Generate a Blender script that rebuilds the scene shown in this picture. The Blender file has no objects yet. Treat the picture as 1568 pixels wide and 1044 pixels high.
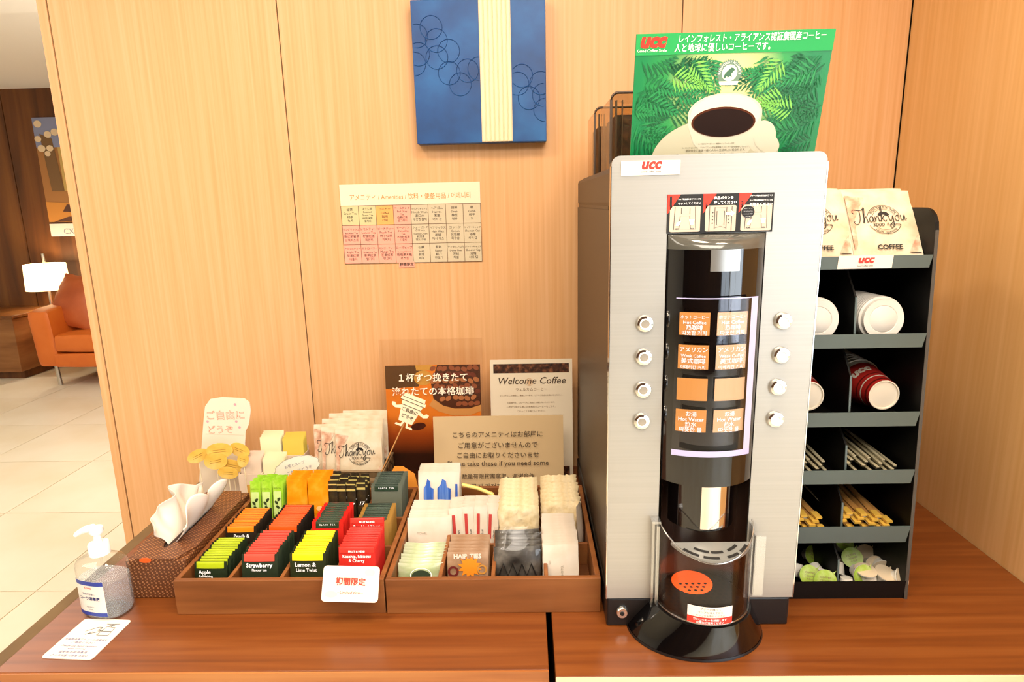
import bpy, math, random
from mathutils import Vector, Matrix, Euler
random.seed(7)
S = bpy.context.scene
COL = S.collection
pi = math.pi

# ------------------------------------------------------------------ camera
FPX, YAW, TILT, ROLL = 972.4, 0.0227, 0.2148, -0.02205      # focal length for a 1568 px wide frame
CAM = Vector((0, 0, 1.42))
_fw = Vector((-math.sin(YAW)*math.cos(TILT), math.cos(YAW)*math.cos(TILT), -math.sin(TILT)))
_r0 = Vector((math.cos(YAW), math.sin(YAW), 0)); _u0 = _r0.cross(_fw)
_r = _r0*math.cos(ROLL) + _u0*math.sin(ROLL); _u = _u0*math.cos(ROLL) - _r0*math.sin(ROLL)
cam = bpy.data.cameras.new('camera'); cam.sensor_width = 36; cam.lens = FPX/1568*36; cam.clip_start = .02
camo = bpy.data.objects.new('camera', cam); COL.objects.link(camo)
camo.matrix_world = Matrix(((_r.x, _u.x, -_fw.x, CAM.x), (_r.y, _u.y, -_fw.y, CAM.y), (_r.z, _u.z, -_fw.z, CAM.z), (0, 0, 0, 1)))
S.camera = camo
def ray(x, y): return _r*((x-784)/FPX) - _u*((y-522)/FPX) + _fw
def gz(x, y, z): d = ray(x, y); return CAM + d*((z-CAM.z)/d.z)      # pixel -> point on a level plane
def gy(x, y, Y): d = ray(x, y); return CAM + d*(Y/d.y)              # pixel -> point on a plane facing the room
def gx(x, y, X): d = ray(x, y); return CAM + d*(X/d.x)              # pixel -> point on a plane across the room

# ------------------------------------------------------------------ world, lights, exposure
S.view_settings.view_transform = 'Standard'; S.view_settings.look = 'None'
S.view_settings.gamma = 1; S.view_settings.use_curve_mapping = False
S.view_settings.exposure = -0.2
S.cycles.use_denoising = True
S.cycles.max_bounces = 8; S.cycles.diffuse_bounces = 3; S.cycles.glossy_bounces = 3; S.cycles.transparent_max_bounces = 12
S.cycles.caustics_reflective = False; S.cycles.caustics_refractive = False; S.cycles.sample_clamp_indirect = 4
wd = bpy.data.worlds.new('world'); S.world = wd; wd.use_nodes = True
wd.node_tree.nodes['Background'].inputs[0].default_value = (.80, .90, 1, 1); wd.node_tree.nodes['Background'].inputs[1].default_value = 3.0
def area(name, loc, size, power, col, rot=(0, 0, 0), sy=None, spread=pi):
    l = bpy.data.lights.new(name, 'AREA'); l.energy = power; l.color = col; l.spread = spread
    if sy: l.shape = 'RECTANGLE'; l.size = size; l.size_y = sy
    else: l.shape = 'DISK'; l.size = size
    o = bpy.data.objects.new(name, l); COL.objects.link(o); o.location = loc; o.rotation_euler = rot
    return o
WARM = (1, .86, .68); SOFT = (1, .91, .80); DAY = (.86, .94, 1)
area('downlight_wall_a', (-.75, .70, 2.40), .3, 13, WARM)
area('downlight_wall_b', (.15, .70, 2.40), .3, 10, WARM)
area('ceiling_panel_lamp', (.1, -.6, 2.44), 1.4, 66, SOFT, sy=1.0)
area('lobby_panel_lamp', (-3.4, 3.2, 2.40), 1.6, 42, SOFT, sy=1.4)
area('lobby_panel_lamp_b', (-2.6, .0, 2.40), 1.4, 55, SOFT, sy=1.4)
area('right_wall_fill', (.60, .45, 2.44), .3, 10, WARM)  # added fill to brighten the lower right wall, no fixture behind it
area('daylight_entrance', (2.2, -3.3, 1.25), 1.3, 20, DAY, rot=(pi/2, 0, 0), sy=2.0)
pt_ = bpy.data.lights.new('lobby_fill_light', 'POINT'); pt_.energy = 55; pt_.color = SOFT; pt_.shadow_soft_size = .2  # added fill light hidden behind the partition, brightens the lobby ceiling
lp_ = bpy.data.objects.new('lobby_fill_light', pt_); COL.objects.link(lp_); lp_.location = (-1.6, 3.5, 1.25)
area('daylight_window', (2.9, -1.95, 1.3), 1.8, 75, DAY, rot=(0, pi/2, 0), sy=2.4)

# ------------------------------------------------------------------ geometry helpers
def lin(c):
    if isinstance(c, str): c = [int(c[i:i+2], 16)/255 for i in (0, 2, 4)]
    return tuple(((v+.055)/1.055)**2.4 if v > .04045 else v/12.92 for v in c[:3])
class G:
    def __init__(s): s.v = []; s.f = []
    def add(s, vs, fs):
        n = len(s.v); s.v += [Vector(p) for p in vs]; s.f += [[i+n for i in f] for f in fs]; return s
    def box(s, x0, x1, y0, y1, z0, z1):
        return s.add([(x0,y0,z0),(x1,y0,z0),(x1,y1,z0),(x0,y1,z0),(x0,y0,z1),(x1,y0,z1),(x1,y1,z1),(x0,y1,z1)],
                     [(3,2,1,0),(4,5,6,7),(0,1,5,4),(1,2,6,5),(2,3,7,6),(3,0,4,7)])
    def prism(s, poly, d0, d1, fn):            # poly 2D; fn(x, y, d) -> 3D; d0 is the face looked at
        n = len(poly)
        vs = [fn(x, y, d0) for x, y in poly] + [fn(x, y, d1) for x, y in poly]
        return s.add(vs, [list(range(n)), list(range(2*n-1, n-1, -1))] + [(i, i+n, (i+1) % n+n, (i+1) % n) for i in range(n)])
    def flat(s, poly, fn): return s.add([fn(x, y) for x, y in poly], [list(range(len(poly)))])
    def grid(s, nu, nv, fn, flip=False):
        vs = [fn(i/nu, j/nv) for j in range(nv+1) for i in range(nu+1)]; w = nu+1
        fs = [(j*w+i, j*w+i+1, (j+1)*w+i+1, (j+1)*w+i) for j in range(nv) for i in range(nu)]
        return s.add(vs, [f[::-1] for f in fs] if flip else fs)
    def lathe(s, prof, n=24, a0=0, a1=2*pi, c=(0, 0, 0), sx=1, sy=1, capped=False):
        full = abs(a1-a0-2*pi) < 1e-6; m = n if full else n+1; k = len(prof)
        vs = [(c[0]+r*math.cos(a0+(a1-a0)*i/n)*sx, c[1]+r*math.sin(a0+(a1-a0)*i/n)*sy, c[2]+z) for i in range(m) for r, z in prof]
        fs = [(i*k+j, ((i+1) % m)*k+j, ((i+1) % m)*k+j+1, i*k+j+1) for i in range(n) for j in range(k-1)]
        if capped and full: fs += [[i*k for i in range(m)][::-1], [i*k+k-1 for i in range(m)]]
        return s.add(vs, fs)
    def tube(s, pts, r, n=8, cap=True):
        pts = [Vector(p) for p in pts]; vs = []; fs = []; up = Vector((0, 0, 1)); N = len(pts)
        for i, p in enumerate(pts):
            t = (pts[min(i+1, N-1)]-pts[max(i-1, 0)]).normalized()
            a = t.cross(up if abs(t.z) < .95 else Vector((1, 0, 0))).normalized(); b = t.cross(a)
            rr = r[i] if isinstance(r, (list, tuple)) else r
            vs += [p+(a*math.cos(2*pi*j/n)+b*math.sin(2*pi*j/n))*rr for j in range(n)]
        for i in range(N-1): fs += [(i*n+j, i*n+(j+1) % n, (i+1)*n+(j+1) % n, (i+1)*n+j) for j in range(n)]
        if cap: fs += [list(range(n))[::-1], [(N-1)*n+j for j in range(n)]]
        return s.add(vs, fs)
    def merge(s, g, M=None):
        return s.add([M @ v for v in g.v] if M else g.v, g.f)
    def xf(s, fn): s.v = [Vector(fn(v)) for v in s.v]; return s
def rrect(x0, x1, y0, y1, r, n=4, corners=(1, 1, 1, 1)):     # counter-clockwise from bottom left
    out = []
    for k, (cx, cy, a) in enumerate(((x0+r, y0+r, pi), (x1-r, y0+r, 1.5*pi), (x1-r, y1-r, 0), (x0+r, y1-r, .5*pi))):
        if corners[k]: out += [(cx+r*math.cos(a+pi/2*i/n), cy+r*math.sin(a+pi/2*i/n)) for i in range(n+1)]
        else: out.append(((x0, x1, x1, x0)[k], (y0, y0, y1, y1)[k]))
    return out
def ell(cx, cy, rx, ry, n=24, a0=0, a1=2*pi, rot=0):
    m = n if abs(a1-a0-2*pi) < 1e-6 else n+1
    o = [(rx*math.cos(a0+(a1-a0)*i/n), ry*math.sin(a0+(a1-a0)*i/n)) for i in range(m)]
    c, s = math.cos(rot), math.sin(rot)
    return [(cx+x*c-y*s, cy+x*s+y*c) for x, y in o]
def pillow(w, h, t, nu=6, nv=6, jit=0, bow=0, pw=.5):        # a sealed sachet standing on its lower edge, looking towards -Y
    g = G(); rnd = random.Random(int(w*1e5+h*1e4+jit*1e5))
    J = {}
    def P(u, v, sgn):
        k = (round(u, 3), round(v, 3))
        if k not in J: J[k] = (rnd.uniform(-jit, jit), rnd.uniform(-jit, jit), rnd.uniform(-jit, jit))
        b = (max(0, math.sin(pi*u))*max(0, math.sin(pi*v)))**pw
        j = J[k]
        return ((u-.5)*w+j[0], sgn*t/2*b-bow*math.cos((u-.5)*pi)+j[1]*.6, v*h+j[2]*(v > .5))
    g.grid(nu, nv, lambda u, v: P(u, v, -1)); g.grid(nu, nv, lambda u, v: P(u, v, 1), flip=True)
    return g
_tc = {}
def txt(s, size=1, al='CENTER', shear=0, off=0, width=None, sp=1, res=2):
    k = (s, al, shear, off, sp, res)
    if k not in _tc:
        c = bpy.data.curves.new('t', 'FONT'); c.body = s; c.align_x = al; c.shear = shear; c.offset = off; c.space_character = sp; c.resolution_u = res
        o = bpy.data.objects.new('t', c); m = o.to_mesh()
        _tc[k] = ([(v.co.x, v.co.y) for v in m.vertices], [list(p.vertices) for p in m.polygons])
        o.to_mesh_clear(); bpy.data.objects.remove(o)
        if len(_tc) > 1: bpy.data.curves.remove(c)
    vs, fs = _tc[k]
    q = size
    if width and vs:
        xs = [v[0] for v in vs]; q = width/max(1e-6, max(xs)-min(xs))
    return [(x*q, y*(size if not width else (size or q))) for x, y in vs], fs
def letters(items, fn, g=None):                              # items: (text, x, y, size, options)
    g = g or G()
    for it in items:
        o = it[4] if len(it) > 4 else {}
        o = dict(o); rot = o.pop('rot', 0); c, s_ = math.cos(rot), math.sin(rot)
        vs, fs = txt(it[0], it[3], **o)
        g.add([fn(it[1]+x*c-y*s_, it[2]+x*s_+y*c) for x, y in vs], fs)
    return g
def ribbon(pts, w, fn, g=None, smooth=True, closed=False):   # a printed pen stroke
    g = g or G(); P = [Vector((a, b)) for a, b in pts]
    if smooth and len(P) > 2:
        Q = []
        for i in range(len(P)-1):
            p0, p1, p2, p3 = P[max(i-1, 0)], P[i], P[i+1], P[min(i+2, len(P)-1)]
            for k in range(4):
                t = k/4
                Q.append(.5*((2*p1)+(p2-p0)*t+(2*p0-5*p1+4*p2-p3)*t*t+(3*p1-p0-3*p2+p3)*t**3))
        Q.append(P[-1]); P = Q
    vs = []
    for i, p in enumerate(P):
        t = P[min(i+1, len(P)-1)]-P[max(i-1, 0)]
        if t.length < 1e-9: t = Vector((1, 0))
        n = Vector((-t.y, t.x)).normalized()*w/2
        vs += [fn(*(p-n)), fn(*(p+n))]
    return g.add(vs, [(2*i, 2*i+2, 2*i+3, 2*i+1) for i in range(len(P)-1)])
def ringf(cx, cy, r0, r1, fn, g=None, a0=0, a1=2*pi, n=32):
    g = g or G()
    return g.add([fn(cx+r*math.cos(a0+(a1-a0)*i/n), cy+r*math.sin(a0+(a1-a0)*i/n)) for i in range(n+1) for r in (r0, r1)],
                 [(2*i, 2*i+1, 2*i+3, 2*i+2) for i in range(n)])

# ------------------------------------------------------------------ object helpers
def mesh(name, g, m, smooth=None):
    me = bpy.data.meshes.new(name); me.from_pydata([tuple(v) for v in g.v], [], g.f); me.materials.append(m)
    if smooth is not None:
        me.polygons.foreach_set('use_smooth', [True]*len(me.polygons)); me.set_sharp_from_angle(angle=math.radians(smooth))
    me.update(); return me
def tag(o, label, cat=None, group=None, kind=None):
    if label: o['label'] = label
    if cat: o['category'] = cat
    if group: o['group'] = group
    if kind: o['kind'] = kind
    return o
def link(name, data, parent=None, loc=(0, 0, 0), rot=(0, 0, 0), bevel=0):
    o = bpy.data.objects.new(name, data); COL.objects.link(o); o.location = loc; o.rotation_euler = rot
    if parent is not None: o.parent = parent
    if bevel:
        b = o.modifiers.new('bevel', 'BEVEL'); b.width = bevel; b.segments = 2; b.limit_method = 'ANGLE'; b.angle_limit = math.radians(40)
    return o
def part(name, g, m, parent, smooth=None, bevel=0, label=None, loc=(0, 0, 0), rot=(0, 0, 0)):
    o = link(name, mesh(name, g, m, smooth), parent, loc, rot, bevel)
    if label: o['label'] = label
    return o
def thing(name, label, cat, loc=(0, 0, 0), rot=(0, 0, 0), group=None):
    return tag(link(name, None, None, loc, rot), label, cat, group)
def solo(name, g, m, label, cat, loc=(0, 0, 0), rot=(0, 0, 0), group=None, smooth=None, bevel=0, kind=None):
    return tag(link(name, mesh(name, g, m, smooth), None, loc, rot, bevel), label, cat, group, kind)
def copy_tree(o, parent=None):
    c = o.copy(); COL.objects.link(c); c.parent = parent
    for ch in list(o.children): copy_tree(ch, c)
    return c
ORD = ['first', 'second', 'third', 'fourth', 'fifth', 'sixth', 'seventh', 'eighth', 'ninth', 'tenth', 'eleventh', 'twelfth', 'thirteenth', 'fourteenth', 'fifteenth', 'sixteenth']
def XY(x0=0, z0=0, y=0): return lambda x, z, d=0: (x0+x, y+d, z0+z)         # upright sheet looking towards -Y

# ------------------------------------------------------------------ materials
def mat(name, col, rough=.5, metal=0, spec=.5, emit=0, coat=0, alpha=1, trans=0, sheen=0):
    m = bpy.data.materials.new(name); m.use_nodes = True; b = m.node_tree.nodes['Principled BSDF']
    b.inputs['Base Color'].default_value = (*lin(col), 1); b.inputs['Roughness'].default_value = rough; b.inputs['Metallic'].default_value = metal
    b.inputs['Specular IOR Level'].default_value = spec; b.inputs['Coat Weight'].default_value = coat; b.inputs['Alpha'].default_value = alpha
    b.inputs['Transmission Weight'].default_value = trans; b.inputs['Sheen Weight'].default_value = sheen
    if emit: b.inputs['Emission Color'].default_value = (*lin(col), 1); b.inputs['Emission Strength'].default_value = emit
    return m
def nd(m, t, **k):
    n = m.node_tree.nodes.new('ShaderNode'+t)
    for a, v in k.items(): setattr(n, a, v)
    return n
def grain(m, cols, scale, pos=(0, .5, 1), detail=4, bump=0, rough=None, distort=0, nscale=1, coord='Object'):
    nt = m.node_tree; b = nt.nodes['Principled BSDF']; L = nt.links.new
    tc = nd(m, 'TexCoord'); mp = nd(m, 'Mapping'); mp.inputs['Scale'].default_value = scale
    no = nd(m, 'TexNoise'); no.inputs['Scale'].default_value = nscale; no.inputs['Detail'].default_value = detail; no.inputs['Distortion'].default_value = distort
    cr = nd(m, 'ValToRGB'); e = cr.color_ramp.elements
    while len(e) < len(cols): e.new(.5)
    for k, c in enumerate(cols): e[k].position = pos[k]; e[k].color = (*lin(c), 1)
    L(tc.outputs[coord], mp.inputs[0]); L(mp.outputs[0], no.inputs['Vector']); L(no.outputs['Fac'], cr.inputs[0]); L(cr.outputs[0], b.inputs['Base Color'])
    if bump:
        bp = nd(m, 'Bump'); bp.inputs['Strength'].default_value = bump; bp.inputs['Distance'].default_value = .002; L(no.outputs['Fac'], bp.inputs['Height']); L(bp.outputs[0], b.inputs['Normal'])
    return m
def clear(name, tint, gloss=.12, rough=.03, f=1.0):            # thin clear plastic
    m = bpy.data.materials.new(name); m.use_nodes = True; nt = m.node_tree; nt.nodes.remove(nt.nodes['Principled BSDF'])
    t = nd(m, 'BsdfTransparent'); t.inputs[0].default_value = (*tint, 1)
    g = nd(m, 'BsdfGlossy'); g.inputs['Roughness'].default_value = rough
    lw = nd(m, 'LayerWeight'); lw.inputs[0].default_value = .5; fr = nd(m, 'Math', operation='POWER'); fr.inputs[1].default_value = 4
    mx = nd(m, 'MixShader'); ad = nd(m, 'Math', operation='MULTIPLY_ADD'); ad.inputs[1].default_value = f*.55; ad.inputs[2].default_value = gloss
    nt.links.new(lw.outputs['Facing'], fr.inputs[0]); nt.links.new(fr.outputs[0], ad.inputs[0]); nt.links.new(ad.outputs[0], mx.inputs[0]); nt.links.new(t.outputs[0], mx.inputs[1]); nt.links.new(g.outputs[0], mx.inputs[2])
    nt.links.new(mx.outputs[0], nt.nodes['Material Output'].inputs[0]); return m
# ------------------------------------------------------------------ the setting
T = .72                                     # worktop height
WY = 1.612                                  # face of the partition
CEIL = 2.49
m_wall = grain(mat('maple veneer', 'E3BC8A', .45), ('D69F68', 'DBA672', 'E0AE7E'), (140, 140, 2.2), (.3, .5, .7), bump=.05)
m_wallr = grain(mat('maple veneer right', 'DDB07A', .45), ('DAA564', 'DFAC6E', 'E5B478'), (140, 90, 2.2), (.3, .5, .7), bump=.05)
m_seam = mat('panel joint', '6E5433', .7)
m_ceil = mat('white ceiling board', 'F6F1E6', .8)
m_tile = grain(mat('cream floor tile', 'E9DBBE', .35), ('E2D2B2', 'E9DCC2', 'EEE3CC'), (2, 2, 2), (.3, .5, .7))
m_grout = mat('floor joint', 'D2C2A2', .8)
m_dark = grain(mat('walnut wall veneer', '6B4526', .45), ('4A280C', '6A3C15', '80501F'), (9, 9, .5), (.3, .5, .7), distort=.6)
m_rear = grain(mat('dark wood rear wall', '4A2C18', .5), ('2E1A0E', '4A2C18', '61401F'), (6, 6, .4), (.3, .5, .7))
def structure(name, label, cat, g, m, **k): return solo(name, g, m, label, cat, kind='structure', **k)

XL = gy(122.6, 320, WY).x; XLo = gy(108, 320, WY).x; XR = .905
wb = structure('wall_back', 'pale maple partition wall behind the coffee counter', 'wall', G().box(XLo+.006, XR, WY+.004, WY+.11, 0, CEIL), m_seam)
S1 = gy(452, 320, WY).x; S2 = gy(1046, 0, WY).x
for a, b in ((XL+.002, S1-.0015), (S1+.0015, S2-.0015), (S2+.0015, XR-.003)):
    part('wall_panel', G().box(a, b, WY, WY+.012, .0, CEIL), m_wall, wb)
part('edge_strip', G().box(XLo, XL-.002, WY, WY+.11, 0, CEIL), m_wall, wb)
wr = structure('wall_right', 'orange maple side wall right of the coffee rack', 'wall', G().box(XR+.012, XR+.10, .55, WY+.12, 0, CEIL), m_seam)
part('wall_panel', G().box(XR, XR+.014, .55, WY-.002, 0, CEIL), m_wallr, wr)
fl = structure('floor', 'cream stone tile floor of the lobby', 'floor', G().box(-6.5, 3, -3.4, 6.0, -.05, -.004), m_grout)
TS = .64; tm = mesh('floor_tile', G().box(-TS/2+.0025, TS/2-.0025, -TS/2+.0025, TS/2-.0025, -.01, 0), m_tile)
for i in range(-8, 3):
    for j in range(-1, 6): link('floor_tile', tm, fl, (-1.9+TS*i+TS/2, 2.146+TS*j+TS/2-TS, 0))
part('floor_slab', G().box(-6.5, 3, -3.4, .86, -.006, 0), m_tile, fl)
structure('ceiling', 'white lobby ceiling with a recessed lighter panel', 'ceiling', G().box(-6.5, 3, -3.4, 6.0, CEIL, CEIL+.06), m_ceil)
structure('trim_1', 'shallow dropped ceiling bulkhead over the lobby seating', 'bulkhead', G().box(-6.5, -1.3, 2.2, 3.55, CEIL-.05, CEIL), m_ceil)
LY = 5.85
wl = structure('wall_lobby', 'dark walnut veneer wall behind the orange sofa', 'wall', G().box(-6.5, 3, LY+.012, LY+.12, 0, CEIL), m_seam)
for k in range(10): part('wall_panel', G().box(-6.5+.95*k+.004, -6.5+.95*(k+1)-.004, LY, LY+.014, 0, CEIL), m_dark, wl)
structure('wall_left', 'plain cream wall at the far side of the lobby', 'wall', G().box(-6.6, -6.5, -3.4, 6.0, 0, CEIL), m_ceil)
structure('wall_rear', 'dark wood wall behind the photographer', 'wall', G().box(-6.5, 1.45, -3.5, -3.4, 0, CEIL).box(2.95, 3.0, -3.5, -3.4, 0, CEIL).box(1.45, 2.95, -3.5, -3.4, 2.3, CEIL), m_rear)
g = G().box(3, 3.1, -3.4, -3.2, 0, CEIL).box(3, 3.1, -.7, 6.0, 0, CEIL).box(3, 3.1, -3.2, -.7, 0, .35).box(3, 3.1, -3.2, -.7, 2.25, CEIL)
structure('wall_side', 'cream wall with the window onto the street', 'wall', g, m_ceil)
m_alu = mat('window aluminium', '9B9B98', .4, .6)
w1 = structure('window_1', 'aluminium framed street window right of the photographer', 'window', G().box(3, 3.06, -3.2, -3.15, .35, 2.25).box(3, 3.06, -.75, -.7, .35, 2.25).box(3, 3.06, -3.15, -.75, .35, .4).box(3, 3.06, -3.15, -.75, 2.2, 2.25).box(3, 3.06, -1.97, -1.93, .4, 2.2), m_alu)
part('pane', G().box(3.02, 3.03, -3.15, -.75, .4, 2.2), clear('window glass', (.97, .98, 1), .02), w1)

w2 = structure('window_2', 'glazed entrance behind the photographer', 'window', G().box(1.45, 1.5, -3.48, -3.42, 0, 2.3).box(2.9, 2.95, -3.48, -3.42, 0, 2.3).box(1.5, 2.9, -3.48, -3.42, 2.25, 2.3).box(2.17, 2.23, -3.48, -3.42, 0, 2.25), m_alu)
part('pane', G().box(1.5, 2.9, -3.455, -3.445, 0, 2.25), clear('entrance glass', (.97, .98, 1), .02), w2)
# ------------------------------------------------------------------ counters
m_top = grain(mat('reddish teak worktop', 'A8602C', .32, coat=.05), ('64300F', '793E15', '8A4E21'), (2.2, 60, 60), (.25, .5, .75), detail=6, distort=.4, bump=.04)
m_edge = grain(mat('teak edge band', 'A5622F', .4), ('8A4A20', 'A5622F', 'B5743C'), (2, 40, 40), (.3, .5, .7))
m_edge_lit = mat('pale lit edge band', 'E8CDA5', .35)  # bright front light on the right counter edge, put into its colour
m_cab = grain(mat('teak cabinet', '8A5228', .5), ('6F3E1B', '8A5228', '99613A'), (20, 20, 1.5), (.3, .5, .7))
m_black = mat('black void', '0B0908', .8)
m_strip = grain(mat('dark olive side trim', '6A512E', .6), ('5C4526', '6A512E', '735A35'), (8, 8, 8), (.3, .5, .7))
def counter(label, x0, x1, yf, em, strip):
    c = thing('counter', label, 'counter', ((x0+x1)/2, (yf+WY)/2, 0)); ox, oy = (x0+x1)/2, (yf+WY)/2
    def B(a, b, c_, d, e, f): return G().box(a-ox, b-ox, c_-oy, d-oy, e, f)
    part('worktop', B(x0, x1, yf+.002, WY-.001, T-.024, T), m_top, c, bevel=.0012)
    part('front_edge_band', B(x0, x1, yf-.001, yf+.002, T-.024, T-.0008), em, c)
    part('front_panel', B(x0+.01, x1-.003, yf+.03, yf+.05, .06, T-.024), m_cab, c)
    part('side_panel', B(x0+.004, x0+.024, yf+.05, WY-.002, 0, T-.024), m_cab, c)
    part('side_panel', B(x1-.022, x1-.004, yf+.05, WY-.002, 0, T-.024), m_cab, c)
    if strip: part('side_trim', B(x0-.030, x0-.0005, yf-.001, WY-.03, T-.09, T-.004), m_strip, c)
    return c
XLc = gz(60, 967, T).x
YF = gz(420, 1029, T).y; YF2 = gz(1200, 1036, T).y
GA = gz(838.5, 990, T).x; GB = gz(848, 990, T).x
counter('reddish wood counter under the tea trays and tissue box', XLc, GA, YF, m_edge, True)
counter('reddish wood counter under the coffee machine, front edge paled by light', GB, XR-.002, YF2, m_edge_lit, False)

# ------------------------------------------------------------------ lobby furniture seen past the partition
m_leather = grain(mat('orange leather', 'C4622A', .42), ('C45A1A', 'D06A22', 'D8742C'), (3, 3, 3), (.3, .5, .7), bump=.1)
m_cush = grain(mat('rust leather cushion', 'B4582A', .42), ('A24A20', 'B4582A', 'C06534'), (5, 5, 5), (.3, .5, .7), bump=.2)
m_steel = mat('brushed steel', 'C9C4BB', .3, .9)
m_oak = grain(mat('brown oak', '8B5A2E', .5), ('74461F', '8B5A2E', '9D6B3C'), (2, 2, 14), (.3, .5, .7))
def softbox(w, d, h, t=.04, n=8, crown=.02):
    g = G()
    def side(fn): g.grid(n, n, fn)
    def rnd(p):
        x, y, z = p; v = Vector(p)
        q = Vector((max(-w/2+t, min(w/2-t, x)), max(-d/2+t, min(d/2-t, y)), max(t, min(h-t, z))))
        e = v-q
        if e.length > 1e-6: v = q+e.normalized()*t
        if z > h*.6: v.z += crown*max(0, 1-(2*x/w)**2)*max(0, 1-(2*y/d)**2)
        return v
    A = lambda a, s: (a-.5)*s
    side(lambda u, v: rnd((A(u, w), A(v, d), h))); side(lambda u, v: rnd((A(u, w), -A(v, d), 0)))
    side(lambda u, v: rnd((A(u, w), -d/2, v*h))); side(lambda u, v: rnd((-A(u, w), d/2, v*h)))
    side(lambda u, v: rnd((w/2, A(u, d), v*h))); side(lambda u, v: rnd((-w/2, -A(u, d), v*h)))
    return g
ps = gy(30, 478, 4.95)
sofa = thing('sofa', 'orange leather sofa with thin steel legs on the lobby floor', 'sofa', (-2.95, 5.22, 0))
SX0 = ps.x
def ofs(g, x, y, z): return g.xf(lambda v: (v.x+x, v.y+y, v.z+z))
part('arm', ofs(softbox(.20, .78, .50, .05, crown=.0), SX0+.10+2.95, 5.12-5.0-.0, .17).xf(lambda v: (v.x+(.14-.2*v.z)*.35, v.y+.03, v.z-.06*max(0, (.5-(v.y+.4)))*(v.z > .5))), m_leather, sofa, smooth=50)
part('seat_base', ofs(softbox(1.75, .72, .13, .03, crown=0), SX0+.2+.87+2.95, .10, .17), m_leather, sofa, smooth=50)
part('seat_cushion', ofs(softbox(1.70, .70, .17, .05), SX0+.2+.86+2.95, .09, .29), m_leather, sofa, smooth=50)
part('backrest', ofs(softbox(1.75, .16, .50, .06, crown=0), SX0+.2+.87+2.95, .36, .28), m_leather, sofa, smooth=50)
for lx in (SX0+.13, SX0+1.9):
    for ly in (4.86, 5.40): part('leg', G().tube([(lx+2.95, ly-5, .0), (lx+2.95-.01, ly-5, .18)], .016), m_steel, sofa, smooth=60)
ps = gy(112, 487, 5.3)
g = pillow(.44, .44, .17, 14, 14, .004, 0, .55)
solo('cushion', g, m_cush, 'rust leather cushion leaning on the sofa arm', 'cushion', (ps.x+.05, 5.16, .49), (math.radians(-28), math.radians(9), math.radians(-10)), smooth=80)
tb = thing('side_table', 'brown wood box table left of the orange sofa', 'table', (-4.75, 5.545, 0))
part('body', G().box(-.36, .36, -.28, .28, .07, .54), m_oak, tb, bevel=.004); part('top', G().box(-.37, .37, -.29, .29, .54, .565), m_dark, tb, bevel=.003)
part('plinth', G().box(-.33, .33, -.22, .24, 0, .07), m_dark, tb)
pl = gy(68, 405, 5.6); pb = gy(68, 440, 5.6)
lamp = thing('table_lamp', 'lit table lamp with cream drum shade behind the sofa arm', 'lamp', (pl.x, 5.6, .565))
part('base', G().lathe([(0, 0), (.08, 0), (.08, .012), (.015, .02)], 20), m_steel, lamp, smooth=40)
part('pole', G().tube([(0, 0, .015), (0, 0, .50)], .012), m_steel, lamp, smooth=60)
m_shade = mat('lit cream shade', 'FFE9B8', .8, emit=2.2)
zt = gy(68, 404, 5.6).z-.565; zb = gy(68, 443, 5.6).z-.565
part('shade', G().lathe([(.170, zb), (.160, zt), (.157, zt), (.167, zb)], 32), m_shade, lamp, smooth=40)
bl = bpy.data.lights.new('bulb', 'POINT'); bl.energy = 14; bl.color = WARM; bl.shadow_soft_size = .05
o = link('bulb', bl, lamp, (0, 0, (zt+zb)/2))
# lobby wall poster with flowers
a = gy(47, 180, LY-.02); b = gy(74, 340, LY-.02); c = gy(118, 340, LY-.02)
W_, H_ = .95, a.z-b.z
ps_ = thing('poster', 'floral calendar poster on the dark lobby wall', 'poster', (a.x, LY-.008, b.z))
fn = lambda x, y, d=0: (x*W_, -d, y*H_)
M_ = lambda n, c_: mat(n, c_, .6)
part('sheet', G().box(0, W_, -.004, .004, 0, H_), M_('poster brown', 'A9743F'), ps_)
L1 = lambda x, y: fn(x, y, .006); L2 = lambda x, y: fn(x, y, .0075); L3 = lambda x, y: fn(x, y, .009)
part('print_sky', G().flat([(.0, .72), (1, .72), (1, 1), (0, 1)], L1), M_('poster blue', '8C93B5'), ps_)
part('print_vase', G().flat([(.2, .3), (1, .3), (1, .72), (.2, .72)], L1), M_('poster sand', 'C9A75E'), ps_)
part('print_stem', G().flat([(.08, .3), (.2, .3), (.16, .8), (.05, .85)], L2), M_('poster stem', '7A5A36'), ps_)
part('print_photo', G().flat([(0, 0), (1, 0), (1, .12), (.0, .2)], L1), M_('poster photo', 'D08A3A'), ps_)
part('print_shade', G().flat([(.05, .0), (.6, .02), (.6, .07), (.2, .05)], L2).flat([(.15, .1), (.3, .09), (.3, .16), (.2, .17)], L2), M_('poster dark', '5A3626'), ps_)
fw = M_('poster petals', 'EBD2AC')
for x, y, r in ((.05, .94, .034), (.03, .80, .03), (.13, .84, .032), (.05, .71, .034), (.13, .71, .03), (.10, .66, .026), (.2, .86, .034)):
    part('print_flower', G().flat([(x+r*1.1*math.cos(k*pi/6), y+r*math.sin(k*pi/6)) for k in range(12)], lambda u, v: fn(u, v, .009+x*.01)), fw, ps_)
part('print_bloom', G().flat(ell(.36, .74, .04, .033, 12), L3), M_('poster yellow', 'E0B52C'), ps_)
part('lettering', letters([('2020', .35, .22, .07, {})], L2), M_('poster letters', 'CDA77A'), ps_)
a = gy(74, 343, LY-.02); b = gy(80, 362, LY-.02)
pq = thing('notice', 'small white notice under the floral lobby poster', 'notice', (a.x, LY-.004, b.z))
part('sheet', G().box(0, .8, -.003, .003, 0, a.z-b.z), M_('notice white', 'F2E6D2'), pq)
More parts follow.
